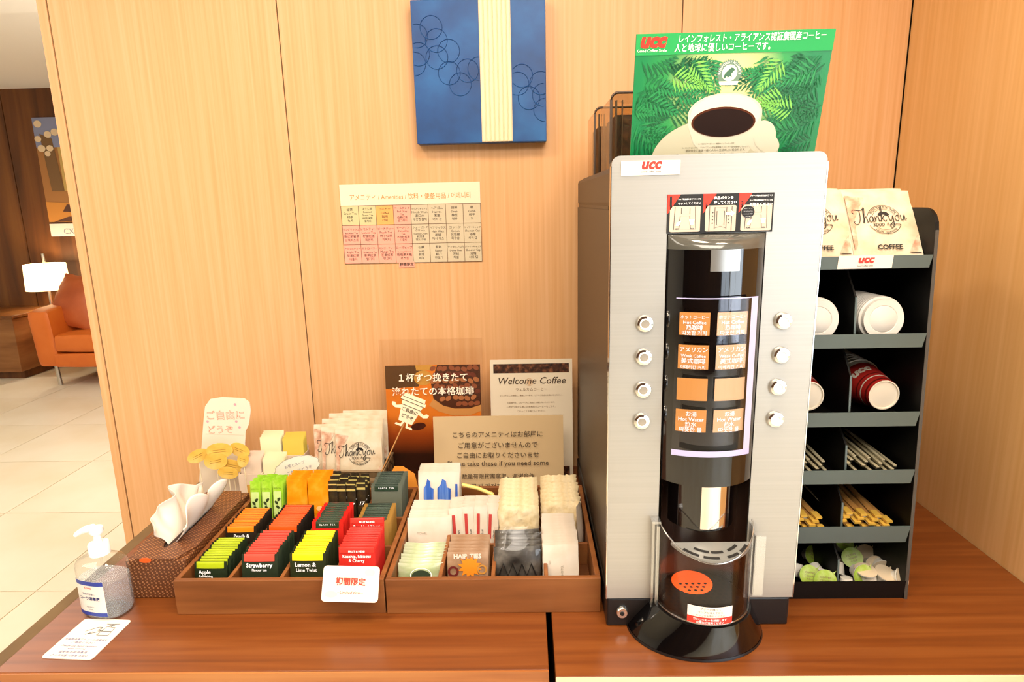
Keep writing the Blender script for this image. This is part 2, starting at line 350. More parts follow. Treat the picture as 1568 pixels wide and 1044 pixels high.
part('lettering', letters([('CX', .17, .02, .07, {})], lambda x, y: (x, -.0045, y)), M_('notice grey', '8A8690'), pq)

# ------------------------------------------------------------------ painting
m_blue = grain(mat('blue canvas', '1F5E9E', .45), ('0F3A72', '154A88', '1F60A0'), (9, 9, 9), (.3, .5, .7), bump=.25)
m_cream = mat('cream ribbed cloth', 'EFDCB4', .6)
A = gy(627, 3, WY-.035); B = gy(837, 217, WY-.035); BL = gy(639, 221, WY-.035)
pw, ph = B.x-BL.x, A.z-BL.z+.004; pc = (BL.x+B.x)/2
pt = thing('painting', 'blue relief painting with a cream ribbed vertical band', 'painting', (pc, WY-.004, BL.z))
part('canvas', G().box(-pw/2, pw/2, -.032, .003, 0, ph), m_blue, pt, bevel=.002)
sx0, sx1 = gy(735, 100, WY-.035).x-pc, gy(783, 100, WY-.035).x-pc
part('band', G().box(sx0, sx1, -.034, -.03, .002, ph-.001), m_cream, pt)
nr = 7
for k in range(nr):
    x = sx0+(sx1-sx0)*(k+.5)/nr; part('rib', G().box(x-(sx1-sx0)/nr*.36, x+(sx1-sx0)/nr*.36, -.0372, -.033, .002, ph-.001), m_cream, pt, bevel=.0012)
rings = [(660,42),(638,55),(668,62),(641,83),(669,88),(687,78),(629,98),(688,112),(716,108),(705,129),(733,105),(736,133),(793,128),(828,127),(810,150),(832,145),(836,168),(799,116)]
def ring(r):
    g = G(); g.tube([(r*math.cos(2*pi*i/28), 0, r*math.sin(2*pi*i/28)) for i in range(29)], .0008, 6, False); return g
rm = mesh('embossed_ring', ring(.0255), m_blue, 60)
for x, y in rings:
    q = gy(x, y, WY-.036); X = max(-pw/2+.004, min(pw/2-.004, q.x-pc)); Z = q.z-BL.z
    if abs(X) < pw/2-.024 and not (sx0-.024 < X < sx1+.024): link('embossed_ring', rm, pt, (X, -.0325, Z))
    else:
        lo, hi = (-pw/2, sx0) if X < sx0 else (sx1, pw/2)
        pts = [(X+.0255*math.cos(2*pi*i/28), 0, .0255*math.sin(2*pi*i/28)) for i in range(57)]
        run, best = [], []
        for p in pts:
            if lo+.001 < p[0] < hi-.001: run.append((p[0]-X, 0, p[2]))
            else: run = []
            if len(run) > len(best): best = list(run)
        if len(best) > 3: part('embossed_ring', G().tube(best[:29], .0008, 6, False), m_blue, pt, smooth=60, loc=(X, -.0325, Z))

# ------------------------------------------------------------------ amenity chart on the wall
m_paper = mat('warm white paper', 'F2DDBE', .6); m_ink = mat('dark ink', '3A2A20', .6); m_ora = mat('orange ink', 'E08A33', .6); m_line = mat('brown rule', '7A5A40', .6)
a = gy(517, 283, WY); b = gy(731, 281, WY); c = gy(525, 404, WY)
cw, ch = b.x-a.x+.002, a.z-c.z; th = ch*.735
am = thing('amenity_chart', 'amenity list with pink and grey table taped to the wall', 'sign', (a.x+.004, WY, c.z))
part('sheet', G().box(0, cw, -.0012, -.0002, 0, ch), m_paper, am)
F1 = lambda x, y: (x, -.0016, y); F2 = lambda x, y: (x, -.0020, y)
cwid = cw/8; chei = th/3
pink, grey, green, tan = (mat('chart '+n, h, .6) for n, h in (('pink', 'F2A58E'), ('grey', 'CDBB9C'), ('green', 'CFC28F'), ('orange', 'E8A95C')))
def cell(i, j, m): part('printed_cell', G().flat([(i*cwid, th-(j+1)*chei), ((i+1)*cwid, th-(j+1)*chei), ((i+1)*cwid, th-j*chei), (i*cwid, th-j*chei)], F1), m, am)
for j in range(3):
    for i in range(8): cell(i, j, grey if i > 3 else (pink if (j or i == 3) else (tan if i == 2 else green)))
g = G()
for i in range(9): g.flat([(i*cwid-.0006, 0), (i*cwid+.0006, 0), (i*cwid+.0006, th), (i*cwid-.0006, th)], F2)
for j in range(4): g.flat([(0, j*chei-.0006), (cw, j*chei-.0006), (cw, j*chei+.0006), (0, j*chei+.0006)], F2)
part('table_rule', g, m_line, am)
cells = [['緑茶|Green Tea|绿茶|녹차', 'ほうじ茶|Roasted|Green Tea|焙煎绿茶|호지차', 'コーヒー|Coffee|咖啡|커피', 'アールグレイ|Earl Grey|Tea|伯爵红茶|얼그레이', 'マウスウォッシュ|Mouth Wash|漱口水|구강청결제', 'ヘアゴム|Hair tie|发圈|머리 끈', '綿棒|Swab|棉签|면봉', '櫛|Comb|梳子|빗'],
 ['イングリッシュ|Breakfast Tea|英式早餐茶|브렉퍼스트', 'レモンティー|Lemon Tea|柠檬红茶|레몬티', 'ピーチティー|Peach Tea|桃子红茶|피치티', 'ダージリン|Darjeeling|Tea|大吉岭红茶|다즐링', 'シェービング|クリーム|Shaving Cream|剃须膏|면도 크림', 'ヘアワックス|Hair Wax|发蜡|헤어 왁스', 'コットン|Cotton|化妆棉|화장솜', 'シャワーキャップ|Shower Cap|浴帽|샤워 캡'],
 ['アップルティー|Apple Tea|苹果红茶|애플티', 'ストロベリー|Strawberry Tea|草莓红茶|딸기티', 'マンゴーティー|Mango Tea|芒果红茶|망고티', 'ローズヒップ|Rosehip Hibiscus|玫瑰果木槿|로즈힙', '石鹸|Soap|肥皂|비누', '髭剃|Razor|剃刀|면도기', 'デンタルフロス|Dental Floss|牙线|치실', 'シャワーキャップ|Shower Cap|浴帽|샤워 캡']]
it = []
for j in range(3):
    for i in range(8):
        ls = cells[j][i].split('|'); n = len(ls); sz = chei/(n+1.3)
        for k, s_ in enumerate(ls):
            wmax = cwid*.9; est = sum(.95 if ord(ch_) > 255 else .52 for ch_ in s_)*sz*.85
            it.append((s_, (i+.5)*cwid, th-j*chei-sz*(k+1.35), sz*.85*min(1, wmax/est), {'res': 1}))
part('lettering', letters(it, F2), m_ink, am)
part('heading', letters([('アメニティ / Amenities / 饮料・便备用品 / 어메니티', cw*.5, th+(ch-th)*.28, .016, {'width': cw*.86})], F1), m_ora, am)
tg = G().box(cwid*3.15, cwid*4.05, -.0022, -.0012, -.012, .004)
part('sticker', tg, pink, am); part('sticker_lettering', letters([('期間限定', cwid*3.6, -.007, .009, {'off': .02})], lambda x, y: (x, -.0026, y)), m_ink, am)
# ------------------------------------------------------------------ coffee machine
m_alum = mat('brushed aluminium front', 'B4AFA6', .36, .5)
grain(m_alum, ('B1ACA3', 'B4AFA6', 'B7B2A9'), (2, 2, 300), (.3, .5, .7))
m_body = mat('bronze grey side panel', '46382A', .45, .2)
m_body2 = mat('bronze grey trim', '54453A', .45, .2)
m_gloss = mat('glossy black plastic', '050405', .06, spec=.6, coat=.5)
m_matblack = mat('satin black plastic', '141110', .35)
m_bay = mat('dark brown bay liner', '33221A', .2)
m_chrome = mat('chrome', 'E6E2DC', .08, 1)
m_white = mat('white label', 'EDE6DA', .5); m_red = mat('red print', 'D9301F', .5); m_redp = mat('bright red logo', 'E2321A', .5)
m_wink = mat('white print', 'FFFFFF', .6); m_bink = mat('black print', '15110E', .6)
m_clear = clear('clear acrylic', (.985, .985, .985), .02); m_lilac = clear('lilac tinted acrylic', (.96, .955, .98), .02)
m_smoke = clear('smoked hopper plastic', (.90, .82, .70), .05)
m_bean = grain(mat('coffee beans', '3A2012', .5), ('1E0F08', '3A2012', '5A3820'), (60, 60, 60), (.3, .5, .7), bump=.6)
m_greyp = mat('grey vent plastic', '8C8A84', .35, .2)
FY = .945; MX0, MX1, MZ1 = .127, .433, 1.4815; MC = (.210+.352)/2+.001
mac = thing('coffee_machine', 'tall silver and black coffee vending machine on the counter', 'coffee machine', (MC, FY, T))
def mp(g): return g.xf(lambda v: (v.x-MC, v.y-FY, v.z-T))
def mpart(name, g, m, parent=None, **k): return part(name, mp(g), m, parent or mac, **k)
SL, SR, ST, PB = .2085, .3530, 1.370, .772      # slot for the black column
fp = lambda x, z, d=0: (x, FY+d, z)
poly = [(MX0, PB), (SL, PB), (SL, ST), (SR, ST), (SR, PB), (MX1-.003, PB)] + rrect(MX0, MX1, PB, MZ1, .012, 5, (0, 0, 1, 1))[2:]
g = G()
for a_, b_, c_, d_ in ((MX0, SL, PB, ST), (SR, MX1, PB, ST)): g.prism([(a_, c_), (b_, c_), (b_, d_), (a_, d_)], 0, .006, fp)
g.prism(rrect(MX0, MX1, ST, MZ1, .012, 5, (0, 0, 1, 1)), 0, .006, fp)
mpart('front_panel', g, m_alum, bevel=0)
g = G()
hem = lambda x0, x1: g.box(x0, x1, FY-.0006, FY+.008, PB, MZ1-.014)
hem(MX0-.0016, MX0-.0002); hem(MX1+.0002, MX1+.0016)
mpart('panel_edge', g, m_chrome)
mpart('body', G().box(MX0+.006, MX1-.006, FY+.076, 1.575, T+.012, 1.4605).box(MX0+.012, MX1-.012, FY+.076, 1.565, 1.46, 1.472), m_body, bevel=.006)
mpart('body_side_cover', G().box(MX0+.0035, MX0+.007, FY+.045, 1.572, T+.05, 1.405), m_body)
mpart('body_top_cover', G().box(MX0+.0035, MX1-.0035, FY+.045, 1.572, 1.409, 1.468), m_body, bevel=.008)
mpart('side_trim', G().box(MX0+.002, MX0+.012, FY+.0065, FY+.042, T+.01, 1.473), m_body2)
mpart('side_trim', G().box(MX1-.012, MX1-.002, FY+.0065, FY+.042, T+.01, 1.473), m_body2)
mpart('base', G().box(MX0, MX1-.004, FY, FY+.6, T+.0, PB-.0005), m_matblack, bevel=.003)
lk = gy(952, 936, FY)
lo = mpart('lock', G().lathe([(0, .006), (.0085, .006), (.0105, .003), (.0105, 0)], 24).xf(lambda v: (lk.x+v.x, FY-v.z, lk.z+v.y)), m_chrome, smooth=40)
mpart('lock_keyhole', G().lathe([(0, .0072), (.0035, .0072), (.0035, .005)], 16).xf(lambda v: (lk.x+v.x, FY-v.z, lk.z+v.y)), m_bink, lo)
# column: a convex strip of glossy black
HW = (SR-SL)/2-.001; SAG = .036; RC = (HW*HW+SAG*SAG)/(2*SAG); AM = math.asin(HW/RC)
def cyl(x, extra=0):                            # depth of the column face at x (from its middle)
    return FY+.002-(math.sqrt(max(0, (RC+extra)**2-x*x))-(RC-SAG))
ZC0, ZC1 = .985, 1.348
def col_face(hw, z0, z1, ex=0, n=28):
    g = G(); am = math.asin(min(.999, hw/(RC+ex)))
    g.grid(n, 1, lambda u, v: (MC+(RC+ex)*math.sin((2*u-1)*am), FY+.002+(RC-SAG)-(RC+ex)*math.cos((2*u-1)*am), z0+(z1-z0)*v)); return g
g = col_face(HW, ZC0, ZC1)
g.flat([(MC-HW+2*HW*i/28, cyl(-HW+2*HW*i/28)) for i in range(29)], lambda x, y: (x, y, ZC0))
mpart('column', g, m_gloss, smooth=40)
mpart('column_cap', G().grid(28, 6, lambda u, v: (MC+(2*u-1)*HW, FY+.001+(cyl((2*u-1)*HW)-FY-.001)*math.sin(v*pi/2), ST-.001-(ST-.001-ZC1)*(1-math.cos(v*pi/2)))), mat('smoky glossy cap', '55534C', .12, .2, coat=.4), smooth=50)
mpart('column_back', G().box(SL+.0005, SR-.0005, FY+.012, FY+.02, .9845, ST), m_bay)
ds = gy(1112, 399, FY-SAG)
mpart('sensor_plate', G().grid(8, 1, lambda u, v: (ds.x-.021+.042*u, cyl(ds.x-.021+.042*u-MC)-.0012, ds.z-.0155+.031*v)), mat('brushed grey plate', 'A9A7A2', .3, .8), smooth=40)
# curved acrylic menu cover with printed cards behind it
q0 = gy(1037, 457, FY-SAG); q1 = gy(1163, 457, FY-SAG); q2 = gy(1030, 697, FY-SAG)
mw = (q1.x-q0.x)/2; mcx = (q0.x+q1.x)/2; zt, zb = q0.z+.0, q2.z
RM = .13
def menu(x, y, d=0): a = (x-mcx)/RM; return (mcx+(RM+d)*math.sin(a), FY-SAG-.004+RM-(RM+d)*math.cos(a), y)
cov = mpart('menu_cover', G().grid(20, 1, lambda u, v: menu(mcx-mw+2*mw*u, zb+(zt-zb)*v, .004)).grid(20, 1, lambda u, v: menu(mcx-mw+2*mw*u, zb+(zt-zb)*v, .0015), True), m_lilac, smooth=40)
m_rim = mat('lilac acrylic edge', 'B9B2D8', .2, spec=.8)
g = G()
for z in (zt, zb): g.grid(20, 1, lambda u, v: menu(mcx-mw+2*mw*u, z+(v-.5)*.0015, .0045))
g.grid(20, 1, lambda u, v: menu(mcx-mw+2*mw*u, zb+.0005+.008*v, .0046))
mpart('menu_cover_rim', g, m_rim, cov, smooth=40)
mpart('menu_cover_flange', G().grid(3, 1, lambda u, v: menu(mcx+mw-.011+.011*u, zb+(zt-zb)*v, .0044)), mat('lilac acrylic flange', 'DCD6F2', .15, alpha=.7), cov, smooth=40)
m_card = [mat('amber menu card', 'CC8A40', .5), mat('pale amber menu card', 'D8AC7A', .5)]
rows = [(478, 513), (528, 565), (579, 613), (627, 661)]; cards = [['ホットコーヒー', 'Hot Coffee', '热咖啡', '따뜻한 커피'], ['アメリカン', 'Weak Coffee', '美式咖啡', '아메리칸 커피'], [], ['お湯', 'Hot Water', '热水', '따뜻한 물']]
for r_, (ya, yb) in enumerate(rows):
    za, zb_ = gy(1090, ya, FY-SAG).z, gy(1090, yb, FY-SAG).z
    for c_, (xa, xb) in enumerate(((1039, 1085), (1096, 1146))):
        xa, xb = gy(xa-(r_-1)*2, ya, FY-SAG).x, gy(xb-(r_-1)*2, ya, FY-SAG).x
        cd = mpart('menu_card', G().grid(6, 1, lambda u, v: menu(xa+(xb-xa)*u, zb_+(za-zb_)*v, -.0005)), m_card[c_])
        h = (za-zb_)
        it = [(s_, (xa+xb)/2, za-h*(.27+.235*k), h*.24*min(1, (xb-xa)*.92/(h*.24*sum(.98 if ord(q_) > 255 else .56 for q_ in s_))), {'off': .01}) for k, s_ in enumerate(cards[r_])]
        if it: mpart('lettering', letters(it, lambda x, y: menu(x, y, .0003)), m_wink, cd)
# push buttons
def button(p, ref):
    b = mpart('button', G().lathe([(.0132, 0), (.0132, .003), (.0118, .0062), (.0086, .0068), (.0086, .005)], 28).xf(lambda v: (p.x+v.x, FY-v.z, p.z+v.y)), m_chrome, smooth=35)
    mpart('button_ring', G().lathe([(.0086, .005), (.0084, .0078), (.0066, .0078), (.0064, .006)], 24).xf(lambda v: (p.x+v.x, FY-v.z, p.z+v.y)), m_wink, b, smooth=35)
    mpart('button_cap', G().lathe([(0, .0068), (.0063, .0066)], 24).xf(lambda v: (p.x+v.x, FY-v.z, p.z+v.y)), mat('button grey', 'A59A8B', .35, .3) if ref else mat('button pale', 'E8E2D6', .4), b, smooth=35)  # left caps grey and slightly metallic, right caps paler
for x, y in ((987, 495), (985, 546), (984, 596), (982, 644)): button(gy(x, y, FY), 1)
for x, y in ((1198, 491), (1195, 543), (1190, 592), (1186, 641)): button(gy(x, y, FY), 0)
# brand plate and instruction sticker
a, b = gy(951, 247, FY), gy(1041, 267, FY)
up = mpart('brand_plate', G().box(a.x, b.x, FY-.0015, FY, b.z, a.z), m_white)
def ucc(cx, cz, w, y, tagline=True):
    f = lambda x, z: (x, y, z); g = G()
    letters([('ucc', cx, cz, 0, {'width': w, 'shear': .25, 'off': .045})], f, g); return g
cxp, czp = (a.x+b.x)/2, (a.z+b.z)/2
mpart('logo', ucc(cxp, czp-.001, .029, FY-.0019), m_red, up)
mpart('tagline', letters([('Good Coffee Smile', cxp, czp-.0065, .0045, {'width': .029, 'shear': .1})], lambda x, z: (x, FY-.0019, z)), m_bink, up)
a, b = gy(1022, 298, FY), gy(1182, 354.5, FY); IW, IH = b.x-a.x, a.z-b.z
ins = mpart('instruction_sticker', G().box(a.x, b.x, FY-.0008, FY, b.z, a.z), m_bink)
I1 = lambda x, z: (a.x+x*IW, FY-.0011, b.z+z*IH); I2 = lambda x, z: (a.x+x*IW, FY-.0014, b.z+z*IH); I3 = lambda x, z: (a.x+x*IW, FY-.0017, b.z+z*IH)
m_pic = mat('pictogram beige', 'C9BAA4', .5); m_picl = mat('pictogram line', '5A5048', .5)
steps = [['カップ取出扉をあけてカップを', 'セットしてください'], ['商品ボタンを', '押してください'], ['ブザーが鳴れば抽出完了です', 'カップ取出扉をあけてカップを', 'お取りください']]
for k in range(3):
    x0 = .015+k*.335
    mpart('red_flag', G().flat([(x0-.012, 1), (x0-.012, .5), (x0+.11, 1)], I1), m_redp, ins)
    mpart('pictogram', G().flat(rrect(x0+.012, x0+.30, .04, .70, .025), I1), m_pic, ins)
    gl = G(); L = lambda *p: ribbon(p, .007, I2, gl, False)
    if k == 1:
        L((x0+.10, .1), (x0+.10, .66)); L((x0+.21, .1), (x0+.21, .66)); L((x0+.11, .64), (x0+.20, .64)); L((x0+.12, .2), (x0+.12, .56), (x0+.19, .56), (x0+.19, .2), (x0+.12, .2))
        L((x0+.05, .05), (x0+.05, .68)); L((x0+.26, .05), (x0+.26, .68)); L((x0+.1, .12), (x0+.155, .17), (x0+.21, .12))
        for q in range(4):
            for xx in (.08, .23): gl.flat(ell(x0+xx, .25+q*.09, .008, .02, 8), I2)
        mpart('arrow', G().flat([(x0+.2, .46), (x0+.25, .46), (x0+.25, .41), (x0+.29, .49), (x0+.25, .57), (x0+.25, .52), (x0+.2, .52)], I3), m_wink, ins)
    else:
        L((x0+.06, .68), (x0+.05, .1), (x0+.26, .1), (x0+.25, .68)); L((x0+.12, .66), (x0+.12, .5), (x0+.2, .5), (x0+.2, .66)); L((x0+.1, .1), (x0+.11, .44), (x0+.2, .44), (x0+.21, .1))
        for xx in (.08, .23): ringf(x0+xx, .12, .008, .018, I2, gl, n=10)
        mpart('arrow', G().flat([(x0+.07, .2), (x0+.1, .2), (x0+.12, .33), (x0+.08, .28)], I3).flat([(x0+.205, .22), (x0+.235, .22), (x0+.245, .36), (x0+.195, .36)], I3), m_wink, ins)
    if k == 2: mpart('warning_disc', G().flat(ell(x0+.075, .52, .062, .155, 20), I3), m_bink, ins); mpart('warning_lettering', letters([(s_, x0+.075, .60-.07*q, .02, {'width': .085, 'res': 1}) for q, s_ in enumerate(['熱いので', 'やけどに', 'ご注意', 'ください'])], lambda x, z: (a.x+x*IW, FY-.002, b.z+z*IH)), m_wink, ins)
    mpart('pictogram_lines', gl, m_picl, ins)
    mpart('numeral', letters([(str(k+1), x0+.018, .74, 0, {'width': .022, 'off': .03})], lambda x, z: (a.x+x*IW, FY-.0014, b.z+(.70+(z-.74)*2.6)*IH)), m_bink, ins)
    sy = IW/IH
    gg = G()
    for q, s_ in enumerate(steps[k]):
        vs, fs = txt(s_, 1, al='LEFT', off=.02, res=1); w_ = max(v[0] for v in vs)
        sc = min(.215/w_, .031)
        gg.add([I2(x0+.085+vx*sc, (.86 if k < 2 else .91)-.115*q+vy*sc*sy) for vx, vy in vs], fs)
    mpart('step_lettering', gg, m_wink, ins)
# cup bay
BR = (SR-SL)/2-.003
mpart('bay_liner', G().lathe([(BR, .775), (BR, 1.0)], 24, 0, pi, (MC, FY+.0, 0), 1, 1), m_bay, smooth=40)
mpart('bay_ceiling', G().flat([(MC+BR*math.cos(pi*i/20), FY+BR*math.sin(pi*i/20)) for i in range(21)], lambda x, y: (x, y, .984)), m_matblack)
nz = G().grid(24, 1, lambda u, v: (MC+.055*math.sin((2*u-1)*1.35), FY+.035-.058*math.cos((2*u-1)*1.35), .905+.08*v))
nz.flat([(MC+.055*math.sin((2*i/24-1)*1.35), FY+.035-.058*math.cos((2*i/24-1)*1.35)) for i in range(25)], lambda x, y: (x, y, .905))
noz = mpart('nozzle_housing', nz, m_gloss, smooth=40)
ca, cb = gy(1073, 770, FY-.02).x-MC, gy(1113, 770, FY-.02).x-MC
mpart('nozzle_plate', G().grid(8, 1, lambda u, v: ((lambda x: (MC+x, FY+.035-.0592*math.sqrt(max(.01, 1-(x/.055)**2)), .909+.076*v))(ca+(cb-ca)*u))), m_chrome, noz, smooth=60)
# drip tray, cup target and skirt
DZ = .778
g = G(); rr = BR-.001; holes = []
for i in range(-6, 7):
    for j in range(-6, 6):
        x, y = i*.0105+(.005 if j % 2 else 0), j*.0095
        if math.hypot(x, y) < rr-.008: holes.append((x, y))
mpart('drip_tray', G().lathe([(0, 0), (rr, 0), (rr, -.02)], 40, c=(MC, FY, DZ)), mat('dark drip grille', '2A1A10', .3, .4), smooth=30)
hm = G()
for x, y in holes: hm.lathe([(0, .0004), (.0034, .0004)], 8, c=(MC+x, FY+y, DZ))
o = mpart('drip_hole', hm, m_bink); o['kind'] = 'stuff'
oc = gz(1064, 902, DZ)
mpart('cup_target', G().lathe([(0, .0012), (.034, .0012), (.034, 0)], 32, c=(oc.x, oc.y, DZ)).xf(lambda v: (v.x, v.y+.02, v.z)), mat('orange cup target', 'F25A1E', .4, emit=1.0))
hm2 = G()
for x, y in holes:
    X, Y = MC+x, FY+y
    if math.hypot(X-oc.x, Y-oc.y-.02) < .03 and Y < oc.y+.02: hm2.lathe([(0, .0016), (.003, .0016)], 8, c=(X, Y, DZ))
o = mpart('target_hole', hm2, m_bink); o['kind'] = 'stuff'
SKX = .272
sk = G()
def skp(u, v):
    a_ = -pi+u*pi; r = .110+(.079-.110)*v; ry = .088+(.078-.088)*v; X = SKX+(MC-SKX)*v
    return (X+r*math.cos(a_), FY+ry*math.sin(a_)*1.0, T+.002+.05*v**.9)
sk.grid(40, 8, skp)
mpart('skirt', sk, m_gloss, smooth=50)
mpart('skirt_rim', G().grid(40, 2, lambda u, v: (lambda p: (SKX+(p[0]-SKX)*(1+.012*(1-v)), FY+(p[1]-FY)*(1+.012*(1-v)), T+.0005+.004*v))(skp(u, 0))), m_matblack, smooth=40)
mpart('skirt_top', G().flat([(skp(i/40, 1)[0], skp(i/40, 1)[1]) for i in range(41)], lambda x, y: (x, y, T+.0515)), m_matblack)
# clear door
DR = BR+.004
def door_top(t): return .899-.030*math.cos(t)**2 if False else .918-.038*max(0, math.cos(t))**1.5
def dshell(ex, flip): return lambda u, v: (lambda t: (MC+(DR+ex)*math.sin(t), FY-(DR+ex)*math.cos(t)*.98-.002, .774+(door_top(t)-.774)*v))((2*u-1)*1.5)
dg = G().grid(32, 6, dshell(.0025, 0)).grid(32, 6, dshell(0, 1), True)
door = mpart('cup_door', dg, m_clear, smooth=50)
m_edgec = clear('clear acrylic edge', (.95, .95, .95), .38, .15)
g = G()
g.tube([(MC+(DR+.001)*math.sin(t), FY-(DR+.001)*math.cos(t)*.98-.002, door_top(t)) for t in [(-1.5+3.0*i/32) for i in range(33)]], .0014, 6)
g2 = G().tube([(MC+(DR+.001)*math.sin(t), FY-(DR+.001)*math.cos(t)*.98-.002, .776) for t in [(-1.5+3.0*i/32) for i in range(33)]], .0016, 6)
mpart('door_rim', g, m_edgec, door, smooth=60); mpart('door_rim', g2, m_edgec, door, smooth=60)
xl = MC-DR-.002
mpart('door_hinge', G().box(xl-.010, xl-.0065, FY-.014, FY-.001, .766, .919).box(xl-.004, xl+.001, FY-.018, FY-.001, .766, .912).box(xl-.012, xl+.002, FY-.02, FY-.001, .917, .921), m_edgec, door)
xr = MC+DR+.002
mpart('door_handle', G().box(xr+.001, xr+.003, FY-.022, FY-.001, .79, .895).box(xr+.003, xr+.018, FY-.022, FY-.0195, .79, .895).box(xr-.003, xr-.001, FY-.018, FY-.001, .776, .91), m_edgec, door)
# vented lip on top of the door
vz = .893
vp = []
for i in range(25):
    t = -1.12+2.24*i/24; vp.append((MC+.004+(DR-.003)*math.sin(t), FY-(DR-.003)*math.cos(t)*.97))
y_in = vp[0][1]
vent = mpart('door_vent', G().prism(vp, vz, vz-.004, lambda x, y, d: (x, y, d-(FY-y-.02)*.24)), m_greyp, door)
slots = G()
for rad, t0, t1 in ((.052, -.62, -.18), (.052, -.12, .24), (.052, .40, .78), (.064, -.82, -.42), (.064, -.32, .06), (.064, .26, .58), (.064, .66, .96)):
    slots.grid(6, 1, lambda u, v: (lambda t, r: (MC+.004+r*math.sin(t), FY-r*math.cos(t), vz+.0006-(r*math.cos(t)-.02)*.24))(t0+(t1-t0)*u, rad-.0025+.005*v))
mpart('vent_slots', slots, m_bink, vent)
# warning sticker on the door
sa, sb = gy(1055, 916, FY-DR), gy(1120, 955, FY-DR); scx = (sa.x+sb.x)/2-MC; sw = (sb.x-sa.x)/2; shh = .030; sz0 = .7775
def dst(x, z, e=.0034): t = (scx+x)/DR; return (MC+(DR+e)*math.sin(t), FY-(DR+e)*math.cos(t)*.98-.002, sz0+z)
st_ = mpart('warning_sticker', G().grid(10, 1, lambda u, v: dst(-sw+2*sw*u, shh*v)), m_white, door)
mpart('sticker_red_band', G().grid(10, 1, lambda u, v: dst(-sw+2*sw*u, .0005+.0115*v, .0037)), m_red, st_)
mpart('sticker_lettering', letters([('ブザーが鳴って', 0, .0245, 0, {'width': .030}), ('ランプが消えてから', 0, .0190, 0, {'width': .036}), ('カップをお取りください', 0, .0135, 0, {'width': .042})], lambda x, z: dst(x, z, .0038)), m_picl, st_)
mpart('sticker_warning', letters([('熱いコーヒーを抽出します', 0, .0066, 0, {'width': .049, 'off': .02}), ('火傷にご注意ください', 0, .0018, 0, {'width': .040, 'off': .02})], lambda x, z: dst(x, z, .0041)), m_wink, st_)
# bean hoppers on top
for nm, (xa, xb, ytop, Y, D) in enumerate(((936, 1010, 142, 1.16, .14), (911, 990, 165, 1.37, .14))):
    p0, p1 = gy(xa, ytop, Y), gy(xb, ytop, Y)
    fn_ = lambda x, z, d=0: (x, Y+d, z)
    outer = rrect(p0.x, p1.x, 1.470, p0.z, .012, 4, (0, 0, 1, 1)); inner = rrect(p0.x+.003, p1.x-.003, 1.4705, p0.z-.003, .010, 4, (0, 0, 1, 1))
    hp = mpart('bean_hopper', G().prism(outer, 0, D, fn_), m_smoke, smooth=30)
    mpart('hopper_frame', G().tube([fn_(x, z, -.001) for x, z in outer[1:]]+[fn_(*outer[0], -.001)], .0026, 6), m_body2, hp, smooth=60)
    mpart('beans', G().box(p0.x+.010, p1.x-.004, Y+.012, Y+D-.006, 1.471, p0.z-.035), m_bean, hp)
    mpart('hopper_rib', G().box(p0.x+.008, p0.x+.011, Y+.002, Y+.01, 1.471, p0.z-.012).box(p0.x+.019, p0.x+.021, Y+.002, Y+.008, 1.471, p0.z-.012), m_body2, hp)

# ------------------------------------------------------------------ green coffee board standing on the machine
PY = 1.010; BLEAN = math.radians(13)
a, b = gy(975, 52, PY-.042), gy(1281, 43, PY-.042)
bw, bz0 = b.x-a.x, 1.4735; bh = ((a.z+b.z)/2-bz0)/math.cos(BLEAN)
gb = thing('display_board', 'green coffee cup advertising board standing on the coffee machine', 'board', ((a.x+b.x)/2, PY, bz0), (BLEAN, 0, 0))
X_ = lambda u: (u-.5)*bw
def BF(d): return lambda x, z: (X_(x), -d, z*bh)
m_grn = mat('green board print', '1FA35A', .35)
nt = m_grn.node_tree; tc = nd(m_grn, 'TexCoord'); mp_ = nd(m_grn, 'Mapping'); mp_.inputs['Location'].default_value = (.05, 0, -.78); mp_.inputs['Scale'].default_value = (8, 1, 7.5)
gr = nd(m_grn, 'TexGradient', gradient_type='SPHERICAL'); cr = nd(m_grn, 'ValToRGB'); e = cr.color_ramp.elements
e[0].position = 0; e[0].color = (*lin('0E8044'), 1); e[1].position = .75; e[1].color = (*lin('EDEB9A'), 1); k = e.new(.3); k.color = (*lin('2F9A48'), 1)
for A_, B_ in ((tc.outputs['Object'], mp_.inputs[0]), (mp_.outputs[0], gr.inputs[0]), (gr.outputs[0], cr.inputs[0]), (cr.outputs[0], nt.nodes['Principled BSDF'].inputs['Base Color'])): nt.links.new(A_, B_)
bd = part('board', G().box(-bw/2, bw/2, 0, .004, 0, bh), m_grn, gb)
part('header_band', G().flat([(0, .845), (1, .845), (1, 1), (0, 1)], BF(.0008)), mat('bright green band', '18A04E', .5), gb)
rnd = random.Random(3)
leafm = [mat('leaf print '+h, h, .4) for h in ('0A5E30', '0C6E38', '1F8A46', '7CC44E')]
gs = [G() for _ in leafm]
def frond(x, z, ang, L, n, mi):
    for k in range(n):
        t = k/(n-1); px, pz = x+L*t*math.cos(ang), z+L*t*math.sin(ang)*1.6
        for s in (-1, 1):
            a_ = ang+s*(1.0-.5*t); l = L*.55*(1-.6*t); w = .006
            ex, ez = px+l*math.cos(a_), pz+l*math.sin(a_)*1.6
            nx, nz = -math.sin(a_)*w, math.cos(a_)*w*1.6
            pl = [(px-nx*.3, pz-nz*.3), (px+(ex-px)*.4-nx, pz+(ez-pz)*.4-nz), (ex, ez), (px+(ex-px)*.4+nx, pz+(ez-pz)*.4+nz)]
            if all(.005 < q[0] < .995 and .01 < q[1] < .84 for q in pl): gs[mi].flat(pl, BF(.001+.0001*mi))
